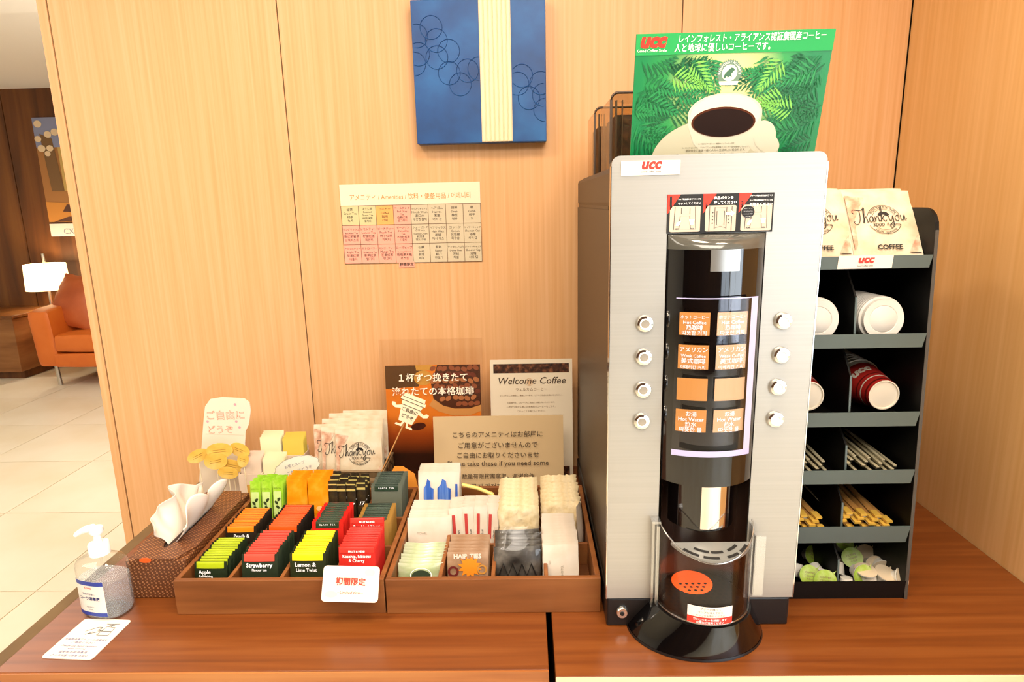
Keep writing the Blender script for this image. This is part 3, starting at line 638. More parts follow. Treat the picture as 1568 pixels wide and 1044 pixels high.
for k in range(70):
    side = k % 2
    x = rnd.uniform(.0, .30) if side == 0 else rnd.uniform(.70, 1.0); z = rnd.uniform(.15, .82)
    frond(x, z, rnd.uniform(-.9, .4) if side == 0 else pi-rnd.uniform(-.9, .4), rnd.uniform(.10, .2), 8, rnd.choice((0, 0, 1, 1, 2)))
for x, z, an in ((.3, .78, -.9), (.38, .8, -1.2), (.68, .8, -1.8), (.75, .78, -2.2), (.24, .55, -.2), (.78, .5, 3.3), (.8, .62, 3.0), (.2, .68, -.3), (.22, .45, .1), (.84, .40, 2.9)):
    frond(x, z, an, .15, 9, rnd.choice((1, 1, 2, 3)))
for k, gg in enumerate(gs): part('leaf_print', gg, leafm[k], gb)['kind'] = 'stuff'
m_cup = mat('printed cup cream', 'DDD4B8', .6); m_cup2 = mat('printed saucer cream', 'CFC5A4', .6); m_cup3 = mat('printed cup highlight', 'E6DFC8', .6); m_cof = mat('printed coffee', '220E07', .7, spec=.2); m_cof2 = mat('printed coffee edge', '5A2A12', .7, spec=.2)
def clip(pl): return [(min(.995, max(.005, x)), max(.004, z)) for x, z in pl]
part('saucer_print', G().flat(clip(ell(.46, .02, .345, .34, 40, 0, pi)), BF(.0018)), m_cup2, gb)
part('handle_print', G().flat(ell(.70, .20, .075, .13, 24), BF(.0019)).flat(ell(.73, .155, .06, .10, 24, rot=.5), BF(.0022)), m_cup, gb)
part('cup_print', G().flat(clip([(.295, .39), (.30, .30), (.335, .16), (.40, .06), (.46, .004), (.58, .004), (.63, .06), (.665, .16), (.685, .30), (.685, .39)]+ell(.49, .39, .195, .16, 24, 0, pi)), BF(.0020)), m_cup, gb)
part('cup_inside_print', G().flat(ell(.49, .375, .185, .165, 36), BF(.0023)), m_cup3, gb)
part('coffee_rim_print', G().flat(ell(.485, .325, .170, .120, 36), BF(.0025)), m_cof2, gb)
part('coffee_print', G().flat(ell(.485, .320, .160, .110, 36), BF(.0027)), m_cof, gb)
part('logo', letters([('ucc', .083*bw-bw/2, .905*bh, 0, {'width': .038, 'shear': .25, 'off': .06})], lambda x, z: (x, -.0012, z)), m_redp, gb)
part('tagline', letters([('Good Coffee Smile', .083*bw-bw/2, .868*bh, 0, {'width': .042})], lambda x, z: (x, -.0012, z)), m_wink, gb)
part('lettering', letters([('レインフォレスト・アライアンス認証農園産コーヒー', .585*bw-bw/2, .934*bh, .0115, {'width': .205, 'off': .004}), ('人と地球に優しいコーヒーです。', .45*bw-bw/2, .868*bh, .0115, {'width': .135, 'off': .004})], lambda x, z: (x, -.0012, z)), m_wink, gb)
sg = G(); sq = bw/bh
SE = lambda d: (lambda x, z: ((.490+x-.5)*bw, -d, (.70)*bh+z*bw))
part('seal_disc', G().flat([(((.060 if i % 2 else .066))*math.cos(2*pi*i/64), ((.060 if i % 2 else .066))*math.sin(2*pi*i/64)) for i in range(64)], SE(.0013)), mat('seal green grey', '6E8A72', .5), gb)
part('seal_inner', G().flat(ell(0, 0, .040, .040, 28), SE(.0015)).flat([(-.045, -.058), (.045, -.058), (.052, -.040), (-.052, -.040)], SE(.0015)), mat('seal white', 'E9EDD8', .5), gb)
part('seal_frog', G().flat([(-.030, -.02), (-.022, .0), (-.005, .016), (.006, .026), (.018, .024), (.026, .014), (.018, .006), (.010, -.004), (.014, -.022), (.004, -.014), (-.008, -.024), (-.012, -.014), (-.022, -.028)], SE(.0017)), mat('seal dark green', '3F6A4C', .5), gb)
part('seal_lettering', letters([('RAINFOREST ALLIANCE', 0, 0, 0, {'width': .17})], lambda x, z: SE(.0017)((.046+z)*math.sin(x/.05), (.046+z)*math.cos(x/.05))), m_wink, gb)
part('small_print', letters([('この地球を守るおいしい農園からのコーヒーです。', -.01, .148*bh, 0, {'width': .055, 'res': 1}), ('レインフォレスト・アライアンス認証農園産のコーヒー豆を使用しています。', -.01, .118*bh, 0, {'width': .10, 'res': 1}), ('環境保全と農園で働く人々の生活向上に役立ちます。', -.01, .092*bh, 0, {'width': .09, 'res': 1}), ('The blend contains coffee produced from a Rainforest Alliance certified farm.', -.012, .062*bh, 0, {'width': .115, 'res': 1}), ('The certification is given only to farms which meet strict standards.', -.012, .040*bh, 0, {'width': .12, 'res': 1})], lambda x, z: (x, -.0024, z)), mat('small print brown', '6E6248', .6), gb)
for s in (-1, 1): part('strut', G().tube([(s*.09, .005, .10), (s*.09, .080, .030)], .003, 6), m_clear, gb)
# ------------------------------------------------------------------ condiment rack
m_rack = mat('black lacquered board', '080706', .5, spec=.25); m_lip = mat('grey shelf lip', '56625F', .4); m_rackedge = mat('greyed board edge', '4A443C', .5)
RX1 = .666; RD = gy(1311, 480, 1.05).x; RX0 = max(.4375, 2*RD-RX1); RB = 1.40
rack = thing('condiment_rack', 'black condiment rack with grey shelf lips beside the machine', 'rack', ((RX0+RX1)/2, 1.2, T)); rcx = (RX0+RX1)/2
def rp(name, g, m, parent=None, **k): return part(name, g.xf(lambda v: (v.x-rcx, v.y-1.2, v.z-T)), m, parent or rack, **k)
def front(z): return 1.013+(z-T)*.052
side = [(1.013, T), (RB, T), (RB, 1.36)]+[(1.115+.0*i, 1.397) for i in (0,)]+[(front(1.36)+.035-.035*math.sin(t), 1.362+.035*math.cos(t)) for t in (0, .4, .8, 1.2, 1.57)]
for x0 in (RX0, RX1-.006): rp('side_panel', G().prism(side, x0, x0+.006, lambda y, z, d: (d, y, z)), m_rack)
rp('side_edge', G().prism([(front(T)-.0008, T), (front(T), T), (front(1.362), 1.362), (front(1.362)-.0008, 1.362)], RX1-.0058, RX1-.0002, lambda y, z, d: (d, y, z)), m_rackedge)
rp('back_panel', G().box(RX0+.006, RX1-.006, RB-.006, RB, T, 1.33), m_rack)
LIPS = [(1.323, 1.302), (1.195, 1.171), (1.062, 1.036), (.960, .934), (.858, .826), (.756, T)]
for k, (z1, z0) in enumerate(LIPS):
    y = front(z0)+.004
    rp('shelf', G().box(RX0+.006, RX1-.006, y+.002, RB-.006, z0-.001 if k < 5 else z0, z0+(.004 if k else .016)), m_rack)
    lp = rp('shelf_lip', G().prism([(RX0+.0065, z0), (RX1-.010 if k < 5 else RX1-.0065, z0), (RX1-.0065, z1), (RX0+.0065, z1)], 0, .002, lambda x, z, d: (x, y-.002+d-(z-z0)*.12, z)), m_lip if k < 5 else m_rack)
    if k == 0:
        a, b = gy(1284, 392, y-.004), gy(1366, 409, y-.004); lx, lz = (a.x+b.x)/2, (z0+z1)/2
        tgp = rp('shelf_label', G().prism([(a.x, z0+.0005), (b.x, z0+.0005), (b.x, z1+.001), (a.x, z1+.001)], -.003, -.0022, lambda x, z, d: (x, y+d-(z-z0)*.12, z)), m_white, lp)
        rp('logo', ucc(lx, lz, .026, y-.0052), m_red, tgp); rp('tagline', letters([('Good Coffee Smile', lx, lz-.0065, 0, {'width': .026})], lambda x, z: (x, y-.0040, z)), m_bink, tgp)
for k, (zt_, zb_) in enumerate(((1.171, 1.04), (1.302, 1.176), (1.036, .938), (.934, .83), (.826, .725))):
    rp('divider', G().prism([(front(zb_)+.012, zb_), (RB-.008, zb_), (RB-.008, zt_-.004), (front(zt_)+.05, zt_-.004), (front(zt_)+.012, zb_+(zt_-zb_)*.62)], RD-.0015, RD+.0015, lambda y, z, d: (d, y, z)), m_rack)
    rp('divider_edge', G().prism([(front(zb_)+.0105, zb_), (front(zb_)+.012, zb_), (front(zt_)+.012, zb_+(zt_-zb_)*.62), (front(zt_)+.0105, zb_+(zt_-zb_)*.62)], RD-.0016, RD+.0016, lambda y, z, d: (d, y, z)), m_lip)

# coffee sachets: shared prints
m_kraft = grain(mat('cream kraft sachet', 'DCC6A6', .55), ('D2B490', 'DCC8A8', 'E4D4BA'), (30, 30, 30), (.3, .5, .7), bump=.1)
m_kraftp = grain(mat('pink brown kraft print', 'CFA184', .55), ('BC8364', 'D2A687', 'E6CBB0'), (60, 60, 60), (.35, .5, .65))
SCRIPT = [[(.0,.60),(-.10,.72),(-.02,.86),(.2,.82),(.42,.80),(.62,.90)], [(.36,.82),(.36,.4),(.24,.0),(.04,-.06),(-.06,.06),(.0,.14)],
 [(.5,.0),(.62,.5),(.68,.92),(.6,.86),(.56,.0),(.62,.28),(.74,.36),(.77,.02),(.86,.08)], [(1.12,.30),(1.0,.36),(.9,.18),(.97,.0),(1.1,.12),(1.14,.34),(1.14,.04),(1.22,.06)],
 [(1.26,.34),(1.27,.0),(1.34,.28),(1.46,.34),(1.49,.02),(1.57,.08)], [(1.6,.0),(1.7,.5),(1.76,.92),(1.68,.86),(1.64,.0)], [(1.65,.14),(1.84,.36),(1.72,.2),(1.86,.0),(1.96,.08)],
 [(2.12,.34),(2.15,.06),(2.26,.03),(2.38,.34),(2.36,-.2),(2.24,-.42),(2.12,-.28),(2.40,.0)], [(2.62,.34),(2.5,.2),(2.55,.0),(2.7,.02),(2.74,.24),(2.62,.34),(2.8,.32)], [(2.86,.34),(2.87,.06),(2.98,.0),(3.1,.34),(3.11,.04),(3.22,.08)]]
def bag_mesh(w, h, t): return pillow(w, h, t, 6, 6, .0008)
def bag_print(w, h, full=True):
    g = G(); y = -.0038; f = lambda x, z: (x, y-.0012*max(0, math.cos(x/w*pi))*max(0, math.sin(z/h*pi)), z)
    cx, cz, R_ = w*.03, h*.53, w*.25
    sc = w*.78/3.3
    for st in SCRIPT: ribbon([(cx-w*.44+(px+.05)*sc, cz-.004+pz*sc*1.15+(px-1.6)*sc*.06) for px, pz in st], w*.011, f, g)
    for a0, a1 in ((.30, pi-.30), (pi+.38, 2*pi-.38)):
        ringf(cx, cz, R_*.97, R_, f, g, a0, a1, 20); ringf(cx, cz, R_*.70, R_*.72, f, g, a0+.1, a1-.1, 16)
    letters([('KEIKYU EX INN', 0, 0, 0, {'width': R_*1.7})], lambda x, z: f(cx+(R_*.77+z)*math.sin(x/R_/.82), cz+(R_*.77+z)*math.cos(x/R_/.82)), g)
    letters([('3000', cx-w*.10, cz-h*.105, 0, {'width': w*.17, 'shear': .15}), ('Rooms', cx+w*.12, cz-h*.095, 0, {'width': w*.2, 'shear': .2})], f, g)
    letters([('since opening', 0, 0, 0, {'width': R_*1.3})], lambda x, z: f(cx+(R_*.93-z)*math.sin(x/R_/.85), cz-(R_*.93-z)*math.cos(x/R_/.85)), g)
    g.flat(ell(cx-.004, cz+R_*.40, .006, .0032, 8, rot=.5), f); g.flat(ell(cx+.004, cz+R_*.40, .006, .0032, 8, rot=-.5), f)
    if full: letters([('COFFEE', cx, h*.085, 0, {'width': w*.36, 'off': .03})], f, g)
    return g
bw_, bh_ = .112, .125
bm = mesh('coffee_bag', bag_mesh(bw_, bh_, .007), m_kraft, 60); bpm = mesh('bag_print', bag_print(bw_, bh_), m_bink)
bm2 = mesh('bag_edge_print', G().flat([(-bw_*.48, .01), (-bw_*.42, .02), (-bw_*.40, bh_*.55), (-bw_*.20, bh_*.88), (-bw_*.48, bh_*.92)], lambda x, z: (x, -.0036, z)), m_kraftp)
bm3 = mesh('bag_edge_print', G().flat([(bw_*.30, .004), (bw_*.47, .004), (bw_*.47, bh_*.3), (bw_*.40, bh_*.2)], lambda x, z: (x, -.0036, z)), m_kraftp)
def coffee_bag(loc, lean, rz, label, group, prints=True, ry=0):
    o = tag(link('coffee_bag', bm, None, loc, (math.radians(-lean), math.radians(ry), math.radians(rz))), label, 'coffee bag', group)
    link('edge_print', bm2, o); link('edge_print', bm3, o)
    if prints: link('print', bpm, o)
    return o
zf = 1.302+.0185
for k in range(6):
    coffee_bag((RD+.054-.003*k, 1.068+.013*k, zf+.004*(k > 0)), 33, -1.5+(k*7 % 5)*.8, f'{ORD[k]} drip coffee bag from the front, right stack on top rack shelf', 'drip coffee bags on the rack', k == 0)
for k in range(6):
    coffee_bag((RD-.059-.0005*k, 1.068+.015*k, zf+.003*(k > 0)), 30, 1-(k*5 % 4)*.7, f'{ORD[k]} drip coffee bag from the front, left stack behind the machine edge', 'drip coffee bags on the rack', k == 0)
# lids, stacked on edge along the shelf
m_lid = mat('white cup lid plastic', 'D9D3C9', .4)
def lid_mesh():
    pr_ = [(0, .0), (.021, .0), (.0225, .001), (.0235, .0), (.0335, -.001), (.0345, .006), (.038, .0075), (.0385, .0105), (.0365, .0115)]
    return G().lathe(pr_, 36).xf(lambda v: (v.x, v.z, v.y))
lm = mesh('plastic_cup_cover', lid_mesh(), m_lid, 35)
for nm, (cx, n) in enumerate(((RD+.0505, 14), (RD-.058, 10))):
    for k in range(n):
        tag(link('plastic_cup_cover', lm, None, (cx-.0006*k, 1.058+.0052*k, 1.176+.0395), (math.radians(-4), 0, 0)), f'{ORD[k]} white cup lid from the front of the {"right" if nm == 0 else "left, half hidden"} lid row', 'lid', 'white cup lids on the rack')
# paper cups lying base first
m_cupred = mat('red cup print', 'A8231C', .45); m_cupcream = mat('cream paper', 'DDD0BC', .55); m_cupdk = mat('dark red band', '5E120E', .45)
CL = .088
def cr_(y): return .0262+(.040-.0262)*y/CL
def ring_y(y0, y1, e): return G().lathe([(cr_(y0)+e, y0), (cr_(y1)+e, y1)], 36).xf(lambda v: (v.x, v.z, v.y))
cup_parts = [('base', G().lathe([(0, .003), (.0235, .003), (.0245, 0), (.0262, 0)], 36).xf(lambda v: (v.x, v.z, v.y)), m_cupcream), ('sleeve', ring_y(.0005, CL-.012, 0), m_cupred), ('band', ring_y(.006, .010, .0003), m_cupdk),
  ('band', ring_y(.020, .0225, .0003), m_cupcream), ('band', ring_y(.030, .033, .0003), m_cupdk), ('upper_band', ring_y(CL-.012, CL, .0002), m_cupcream),
  ('rim', G().tube([(.0405*math.cos(2*pi*i/36), CL, .0405*math.sin(2*pi*i/36)) for i in range(37)], .0014, 6, False), m_cupcream)]
cup_meshes = [(n, mesh(n, g, m, 40)) for n, g, m in cup_parts]
def cup_logo(a0):
    return letters([('ucc', 0, 0, 0, {'width': .036, 'shear': .2, 'off': .05})], lambda x, z: (lambda yy: ((cr_(yy)+.0005)*math.sin(a0+x/.034), yy, (cr_(yy)+.0005)*math.cos(a0+x/.034)))(.045+z))
clm = mesh('logo', cup_logo(-.55), m_cupcream)
for nm, (px, n, nmz) in enumerate(((1353, 9, 'right'), (1238, 7, 'left, half hidden'))):
    p = gy(px, 612, 1.062)
    for k in range(n):
        c = thing('paper_cup', f'{ORD[k]} red paper cup from the front of the {nmz} cup stack', 'cup', (p.x-.0003*k, 1.062+.0125*k, 1.041+.0405+.0005*k), (math.radians(0), 0, 0), 'red paper cups on the rack')
        for q, me in cup_meshes:
            if k == 0 or q in ('upper_band', 'rim', 'sleeve'): link(q, me, c)
        if k == 0: link('logo', clm, c)
# wrapped stirrers and sugar sticks
m_wrap = clear('stirrer film', (.97, .96, .93), .10, .12); m_stir = mat('pale birch stirrer', 'EBDDB8', .6)
m_sugar = grain(mat('brown sugar stick', 'C48A45', .5), ('A86A2A', 'D29A55', 'EBCB92'), (40, 8, 40), (.3, .5, .7)); m_sugw = mat('yellow stick end', 'E8B84C', .5); m_sugc = mat('cream sugar stick', 'E9DDC4', .5)
sm_ = mesh('stirrer', G().box(-.0028, .0028, .004, .142, -.0007, .0007), m_stir); wm_ = mesh('film', G().grid(4, 2, lambda u, v: ((u-.5)*.013, v*.15, .0012+.0012*math.sin(pi*u))).grid(4, 2, lambda u, v: ((u-.5)*.013, v*.15, -.0012), True), m_wrap, 60)
gm_ = mesh('stick', pillow(.012, .135, .0055, 4, 4).xf(lambda v: (v.x, v.z, -v.y)), m_sugar, 60); ge_ = mesh('stick_end', G().box(-.0058, .0058, -.0005, .02, -.0005, .0034), m_sugw); gc_ = mesh('stick', pillow(.012, .135, .0055, 4, 4).xf(lambda v: (v.x, v.z, -v.y)), m_sugc, 60)
rnd = random.Random(11)
for nm, (x0, x1, n) in enumerate(((RD+.008, RX1-.020, 15), (RX0+.012, RD-.020, 13))):
    sd = ('right', 'left')[nm]
    for k in range(n):
        t = k/(n-1); lay = k % 4
        o = thing('stirrer_pack', f'{ORD[k]} film wrapped wooden stirrer from the left in the {sd} stirrer slot', 'stirrer', (x0+(x1-x0)*t, 1.046+.004*lay, .9410+.0060*lay+.014*(1-t)*(lay > 0)), (math.radians(3), 0, math.radians(rnd.uniform(-2, 4))), 'wrapped stirrers on the rack')
        link('stirrer', sm_, o); link('film', wm_, o)
    for k in range(n):
        t = k/(n-1); lay = k % 4
        o = thing('sugar_stick', f'{ORD[k]} paper sugar stick from the left in the {sd} sugar slot', 'sugar stick', (x0+(x1-x0)*t-.004, 1.043+.003*lay, .8345+.0066*lay+.012*(1-t)*(lay > 0)), (math.radians(4), 0, math.radians(rnd.uniform(-2, 5))), 'sugar sticks on the rack')
        link('stick', gm_ if k % 4 != 1 else gc_, o); link('stick_end', ge_, o)
# creamer pots
m_crg = grain(mat('green foil lid', 'A9C24A', .4), ('8FAE34', 'A9C24A', 'D6DDA0'), (40, 40, 40), (.35, .5, .7)); m_crw = mat('white creamer pot', 'EFE7D8', .4); m_crl = mat('lid brown print', '8A6A54', .5); m_crp = mat('beige foil lid', 'D8C3A4', .4)
cpm = mesh('pot', G().lathe([(0, 0), (.009, 0), (.0125, .018), (.0165, .019), (.0165, .0205)], 24), m_crw, 40)
lidg = G().flat(ell(0, 0, .0168, .0168, 24)+[], lambda x, z: (x, z, .0212)); lidg.flat([(.010, .0125), (.016, .0165), (.0125, .0105)], lambda x, z: (x, z, .0212))
lgm = mesh('lid', lidg, m_crg); lpm = mesh('lid', lidg, m_crp)
lpr = mesh('lid_print', letters([('COFFEE', 0, .003, 0, {'width': .016}), ('CREAMER', 0, -.002, 0, {'width': .017}), ('4.5ml', 0, -.007, 0, {'width': .010})], lambda x, z: (x, z, .0216)), m_crl)
def creamer(px, py, Y, rot, green, label, z=None):
    p = gy(px, py, Y)
    o = thing('creamer_pot', label, 'creamer', p, tuple(math.radians(r) for r in rot), 'creamer pots in the bottom bin'); o.scale = (1.12,)*3
    link('pot', cpm, o); link('lid', lgm if green else lpm, o)
    if green: link('lid_print', lpr, o)
cs = [(1308, 872, 1.06, (80, 0, 10), 1, 'green lidded creamer facing out in the middle of the right bin'), (1284, 838, 1.15, (35, 10, 0), 1, 'green lidded creamer at the back left of the right bin'), (1315, 843, 1.14, (75, 0, 0), 0, 'beige lidded creamer at the top of the right bin'),
 (1283, 860, 1.10, (150, 20, 0), 0, 'upturned white creamer against the bin divider'), (1296, 884, 1.045, (170, 0, 0), 0, 'white creamer base at the front beside the divider'), (1332, 880, 1.05, (140, 25, 0), 0, 'white creamer tipped over at the front right of the pile'), (1342, 858, 1.10, (100, 30, 0), 0, 'creamer leaning at the right of the pile'),
 (1362, 884, 1.05, (60, 30, 20), 0, 'white creamer standing by the right rack side'), (1322, 888, 1.045, (10, 0, 0), 0, 'creamer lying low at the front of the right bin'),
 (1301, 856, 1.12, (50, -20, 0), 1, 'green lidded creamer behind the middle one'), (1328, 862, 1.11, (70, 15, 0), 0, 'beige creamer behind the front white ones'), (1348, 890, 1.05, (20, 10, 0), 0, 'creamer wedged low between two white ones'), (1311, 890, 1.05, (150, 0, 0), 0, 'upturned creamer under the middle green lid'), (1274, 848, 1.14, (120, 0, 0), 0, 'white creamer at the rear beside the divider'),
 (1259, 884, 1.05, (70, 0, -12), 1, 'green lidded creamer at the front of the left bin'), (1230, 880, 1.06, (60, 10, 0), 1, 'green lidded creamer next to the machine edge'), (1246, 866, 1.08, (110, 0, 0), 0, 'beige creamer on top of the left bin pile'), (1221, 862, 1.09, (160, 20, 0), 0, 'upturned white creamer in the left bin'), (1234, 848, 1.14, (60, 30, 0), 1, 'green creamer at the back of the left bin')]
for x, y, Y, r_, gflag, lb in cs: creamer(x, y, Y, r_, gflag, lb)

# ------------------------------------------------------------------ trays
m_tray = grain(mat('brown stained tray wood', '8A5226', .5), ('6E3D18', '8A5126', '9C6534'), (3, 30, 30), (.25, .5, .75), bump=.1)
m_trayin = grain(mat('tray inside wood', '6E3E1C', .55), ('5A3014', '6E3E1C', '80502A'), (3, 30, 30), (.25, .5, .75))
TZ = .786; TF = .728
def tray(label, x0, x1, y0, y1, divx, divy):
    cx, cy = (x0+x1)/2, (y0+y1)/2; o = thing('wooden_tray', label, 'tray', (cx, cy, T))
    def B(n, a, b, c, d, e, f, m=m_tray, bv=.0012): part(n, G().box(a-cx, b-cx, c-cy, d-cy, e-T, f-T), m, o, bevel=bv)
    B('front', x0, x1, y0, y0+.010, T, TZ); B('back', x0, x1, y1-.009, y1, T, TZ); B('side', x0, x0+.009, y0+.010, y1-.009, T, TZ); B('side', x1-.009, x1, y0+.010, y1-.009, T, TZ)
    B('bottom', x0+.009, x1-.009, y0+.010, y1-.009, T+.002, TF, m_trayin, 0)
    for d in divx: B('divider', d-.0035, d+.0035, y0+.010, y1-.009, TF, TZ-.004)
    ed = [x0+.009]+[v for d in divx for v in (d-.0035, d+.0035)]+[x1-.009]
    for d in divy:
        for k in range(0, len(ed), 2): B('cross_divider', ed[k], ed[k+1], d-.003, d+.003, TF, TZ-.012)
    return o
LX0, LX1 = -.625, -.2545; LDX = [LX0+(LX1-LX0)*k/4 for k in (1, 2, 3)]
RTX0, RTX1 = -.2515, .1215; RDX = [RTX0+(RTX1-RTX0)*k/4 for k in (1, 2, 3)]
tray('brown wooden tray holding the tea sachets', LX0, LX1, .984, 1.350, LDX, (1.117, 1.230))
tray('brown wooden tray holding toiletries next to the machine', RTX0, RTX1, .982, 1.352, RDX, (1.120, 1.232))
LC = [LX0+.009+(LX1-LX0-.018)*(k+.5)/4 for k in range(4)]; RC_ = [RTX0+.009+(RTX1-RTX0-.018)*(k+.5)/4 for k in range(4)]

# ------------------------------------------------------------------ tea sachets
def tea(xc, y0, n, step, h, w, body, band, bandw, bandh, words, lab, grp, lean=9, ink=m_wink, everyword=None, z0=TF+.001, back_raise=0):
    mb = grain(mat(grp+' paper', body, .4), (body, body), (1, 1, 1), (0, 1)); mbd = mat(grp+' band', band, .4)
    me = mesh('tea_sachet', pillow(w, h, .0062, 5, 5, .0004, pw=.35), mb, 60)
    def sf(x, z, e=.0005): return (x, -.0031*(max(0, math.sin(pi*(x/w+.5)))*max(0, math.sin(pi*min(1, z/h))))**.35-e, z)
    gb_ = G().grid(6, 5, lambda u, v: sf((u-.5)*w*bandw, h-bandh+bandh*v)).grid(6, 2, lambda u, v: ((u-.5)*w*bandw, -.0005+.0042*v, h+.0006-.0030*v*v))
    bd_ = mesh('label_band', gb_, mbd, 70)
    wm = mesh('lettering', letters([(s_, x_, h+z_, sz, {'off': .02}) for s_, x_, z_, sz in words], lambda x, z: sf(x, z, .0009)), ink) if words else None
    em = mesh('band_lettering', letters([(everyword, 0, h-bandh+.0050, 0, {'width': w*.5, 'sp': 1.4})], lambda x, z: sf(x, z, .0009)), ink) if everyword else None
    rn = random.Random(int(xc*1000)+int(y0*100))
    for k in range(n):
        o = tag(link('tea_sachet', me, None, (xc+rn.uniform(-.0012, .0012)+.0005*k*0, y0+step*k, z0+rn.uniform(0, .0012)+(back_raise if k == n-1 else 0)), (math.radians(-lean+rn.uniform(-1, 1)), 0, math.radians(rn.uniform(-1.2, 1.2)))), lab.format(ORD[k]), 'tea sachet', grp)
        link('label_band', bd_, o)
        if wm and (k == 0 or (back_raise and k == n-1)): link('lettering', wm, o)
        if em: link('band_lettering', em, o)
DG = '1F2A17'
tea(LC[0]-.004, 1.016, 11, .0082, .070, .060, DG, 'AEBC16', .84, .012, [('Apple', -.010, -.0215, .0095), ('Refreshing', -.008, -.028, .006)], '{} lime banded apple tea sachet from the front', 'apple tea sachets')
tea(LC[1]-.004, 1.016, 11, .0082, .082, .066, '26301F', 'F4503E', .84, .013, [('Strawberry', 0, -.0235, .0105), ('Flavour tea', 0, -.0305, .006)], '{} coral banded strawberry tea sachet from the front', 'strawberry tea sachets')
tea(LC[2]-.004, 1.016, 11, .0082, .082, .066, '2A3018', 'FCE214', .84, .013, [('Lemon &', -.004, -.0235, .0105), ('Lime Twist', -.002, -.0325, .0085)], '{} yellow banded lemon tea sachet from the front', 'lemon tea sachets')
tea(LC[3]-.003, 1.016, 11, .0082, .094, .066, 'CE2A20', 'D8362A', .96, .010, [('FRUIT & HERB', 0, -.009, .0048), ('Rosehip, hibiscus', 0, -.0185, .0075), ('& Cherry', 0, -.0265, .0075)], '{} all red rosehip tea sachet from the front', 'rosehip tea sachets', back_raise=.012)
tea(LC[0]+.001, 1.130, 11, .0078, .076, .062, '231A10', 'F58510', .84, .012, [('Peach &', .002, -.0225, .0095)], '{} orange banded peach tea sachet from the front', 'peach tea sachets')
tea(LC[1]-.002, 1.130, 12, .0078, .077, .066, '1E1710', 'F25612', .84, .013, [('Mango', .004, -.0235, .0095)], '{} red orange banded mango tea sachet from the front', 'mango tea sachets')
tea(LC[2]-.003, 1.130, 11, .0082, .084, .062, 'D8241A', '2B3A22', .74, .013, [('English', -.002, -.0255, .0095)], '{} red breakfast tea sachet with dark band from the front', 'breakfast tea sachets', everyword='BLACK TEA')
tea(LC[3]-.003, 1.130, 11, .0080, .082, .066, 'A87A34', '22361F', .76, .013, [], '{} mustard brown black tea sachet from the front', 'mustard brown tea sachets', everyword='BLACK TEA')
tea(LC[3]+.002, 1.243, 9, .0085, .106, .066, '5F6354', '1F3322', .76, .013, [], '{} grey green black tea sachet from the front, rear row', 'grey green tea sachets', everyword='BLACK TEA')
# stick sachets in the rear row
def sticks(cols, y0, n, step, h, w, m, lab, grp, deco, cat='stick sachet', lean=8, name='stick_sachet', z0=TF+.001, jz=.004, fan=0):
    me = mesh(name, pillow(w, h, .0055, 4, 5, .0005), m, 60); dm = [(nn, mesh(nn, gg, mm)) for nn, gg, mm in deco]
    rn = random.Random(len(lab)+int(y0*1e3)); q = 0
    cw_ = ['left', 'second', 'third', 'right'] if len(cols) == 4 else (['left', 'middle', 'right'] if len(cols) == 3 else ['left', 'right'])
    for ci, cx in enumerate(cols):
        for k in range(n):
            o = tag(link(name, me, None, (cx+rn.uniform(-.001, .001), y0+step*k+.002*(ci % 2), z0+rn.uniform(0, jz)), (math.radians(-lean), math.radians(fan*(ci-(len(cols)-1)/2)), math.radians(rn.uniform(-3, 3)))), lab.format(ORD[k], cw_[ci]), cat, grp)
            for nn, dd in dm: link(nn, dd, o)
m_gst = grain(mat('green tea stick', '9CCB2E', .4), ('86BC1E', '9CCB2E', 'B8DC5A'), (60, 60, 60), (.3, .5, .7)); m_gst2 = mat('pale leaf panel', 'CBE08A', .5); m_gst3 = mat('dark tea ink', '33401A', .5)
f_ = lambda x, z: (x, -.0033, z); f2_ = lambda x, z: (x, -.0036, z)
sticks([LC[0]-.024, LC[0]+.000, LC[0]+.024], 1.262, 4, .012, .108, .023, m_gst, '{} green tea stick from the front, {} column behind the peach tea', 'green tea sticks',
  [('panel', G().flat([(-.0085, .03), (.0085, .03), (.0085, .085), (-.0085, .085)], f_), m_gst2), ('print', G().flat(ell(-.003, .06, .003, .005, 8, rot=.6), f2_).flat(ell(.003, .067, .003, .005, 8, rot=-.6), f2_).flat(ell(.0, .050, .003, .005, 8, rot=.9), f2_).flat([(-.0006, .035), (.0006, .035), (.0006, .07), (-.0006, .07)], f2_), m_gst3), ('lettering', letters([('GREEN TEA', 0, .091, 0, {'width': .016})], f2_), m_gst3)])
m_ost = grain(mat('orange foil stick', 'F0900E', .3), ('E27E06', 'F0920F', 'F7A733'), (40, 40, 40), (.3, .5, .7)); m_osp = mat('peach stick print', 'F6C27A', .5)
sticks([LC[1]-.022, LC[1]+.024], 1.262, 5, .0115, .112, .045, m_ost, '{} orange foil tea sachet from the front, {} column behind the mango tea', 'orange foil sachets',
  [('print', G().flat(ell(.004, .045, .008, .006, 10), f_).flat(ell(.010, .025, .006, .008, 10), f_), m_osp)])
m_bst = grain(mat('black coffee stick', '2E2416', .35), ('1E160C', '2E2416', '46381E'), (50, 50, 50), (.3, .5, .7)); m_gold = mat('gold stripe', 'E8D27A', .3, .4)
sticks([LC[2]-.031, LC[2]-.011, LC[2]+.010, LC[2]+.031], 1.262, 3, .018, .106, .019, m_bst, '{} black and gold coffee stick from the front, {} column', 'black and gold coffee sticks',
  [('gold_stripe', G().flat([(-.0095, .097), (.0095, .097), (.0095, .100), (-.0095, .100)], f_).flat([(-.0095, .084), (.0095, .084), (.0095, .089), (-.0095, .089)], f_), m_gold), ('lettering', letters([('17', 0, .050, 0, {'width': .012, 'shear': .3, 'off': .02})], f2_), m_wink)], jz=.012)

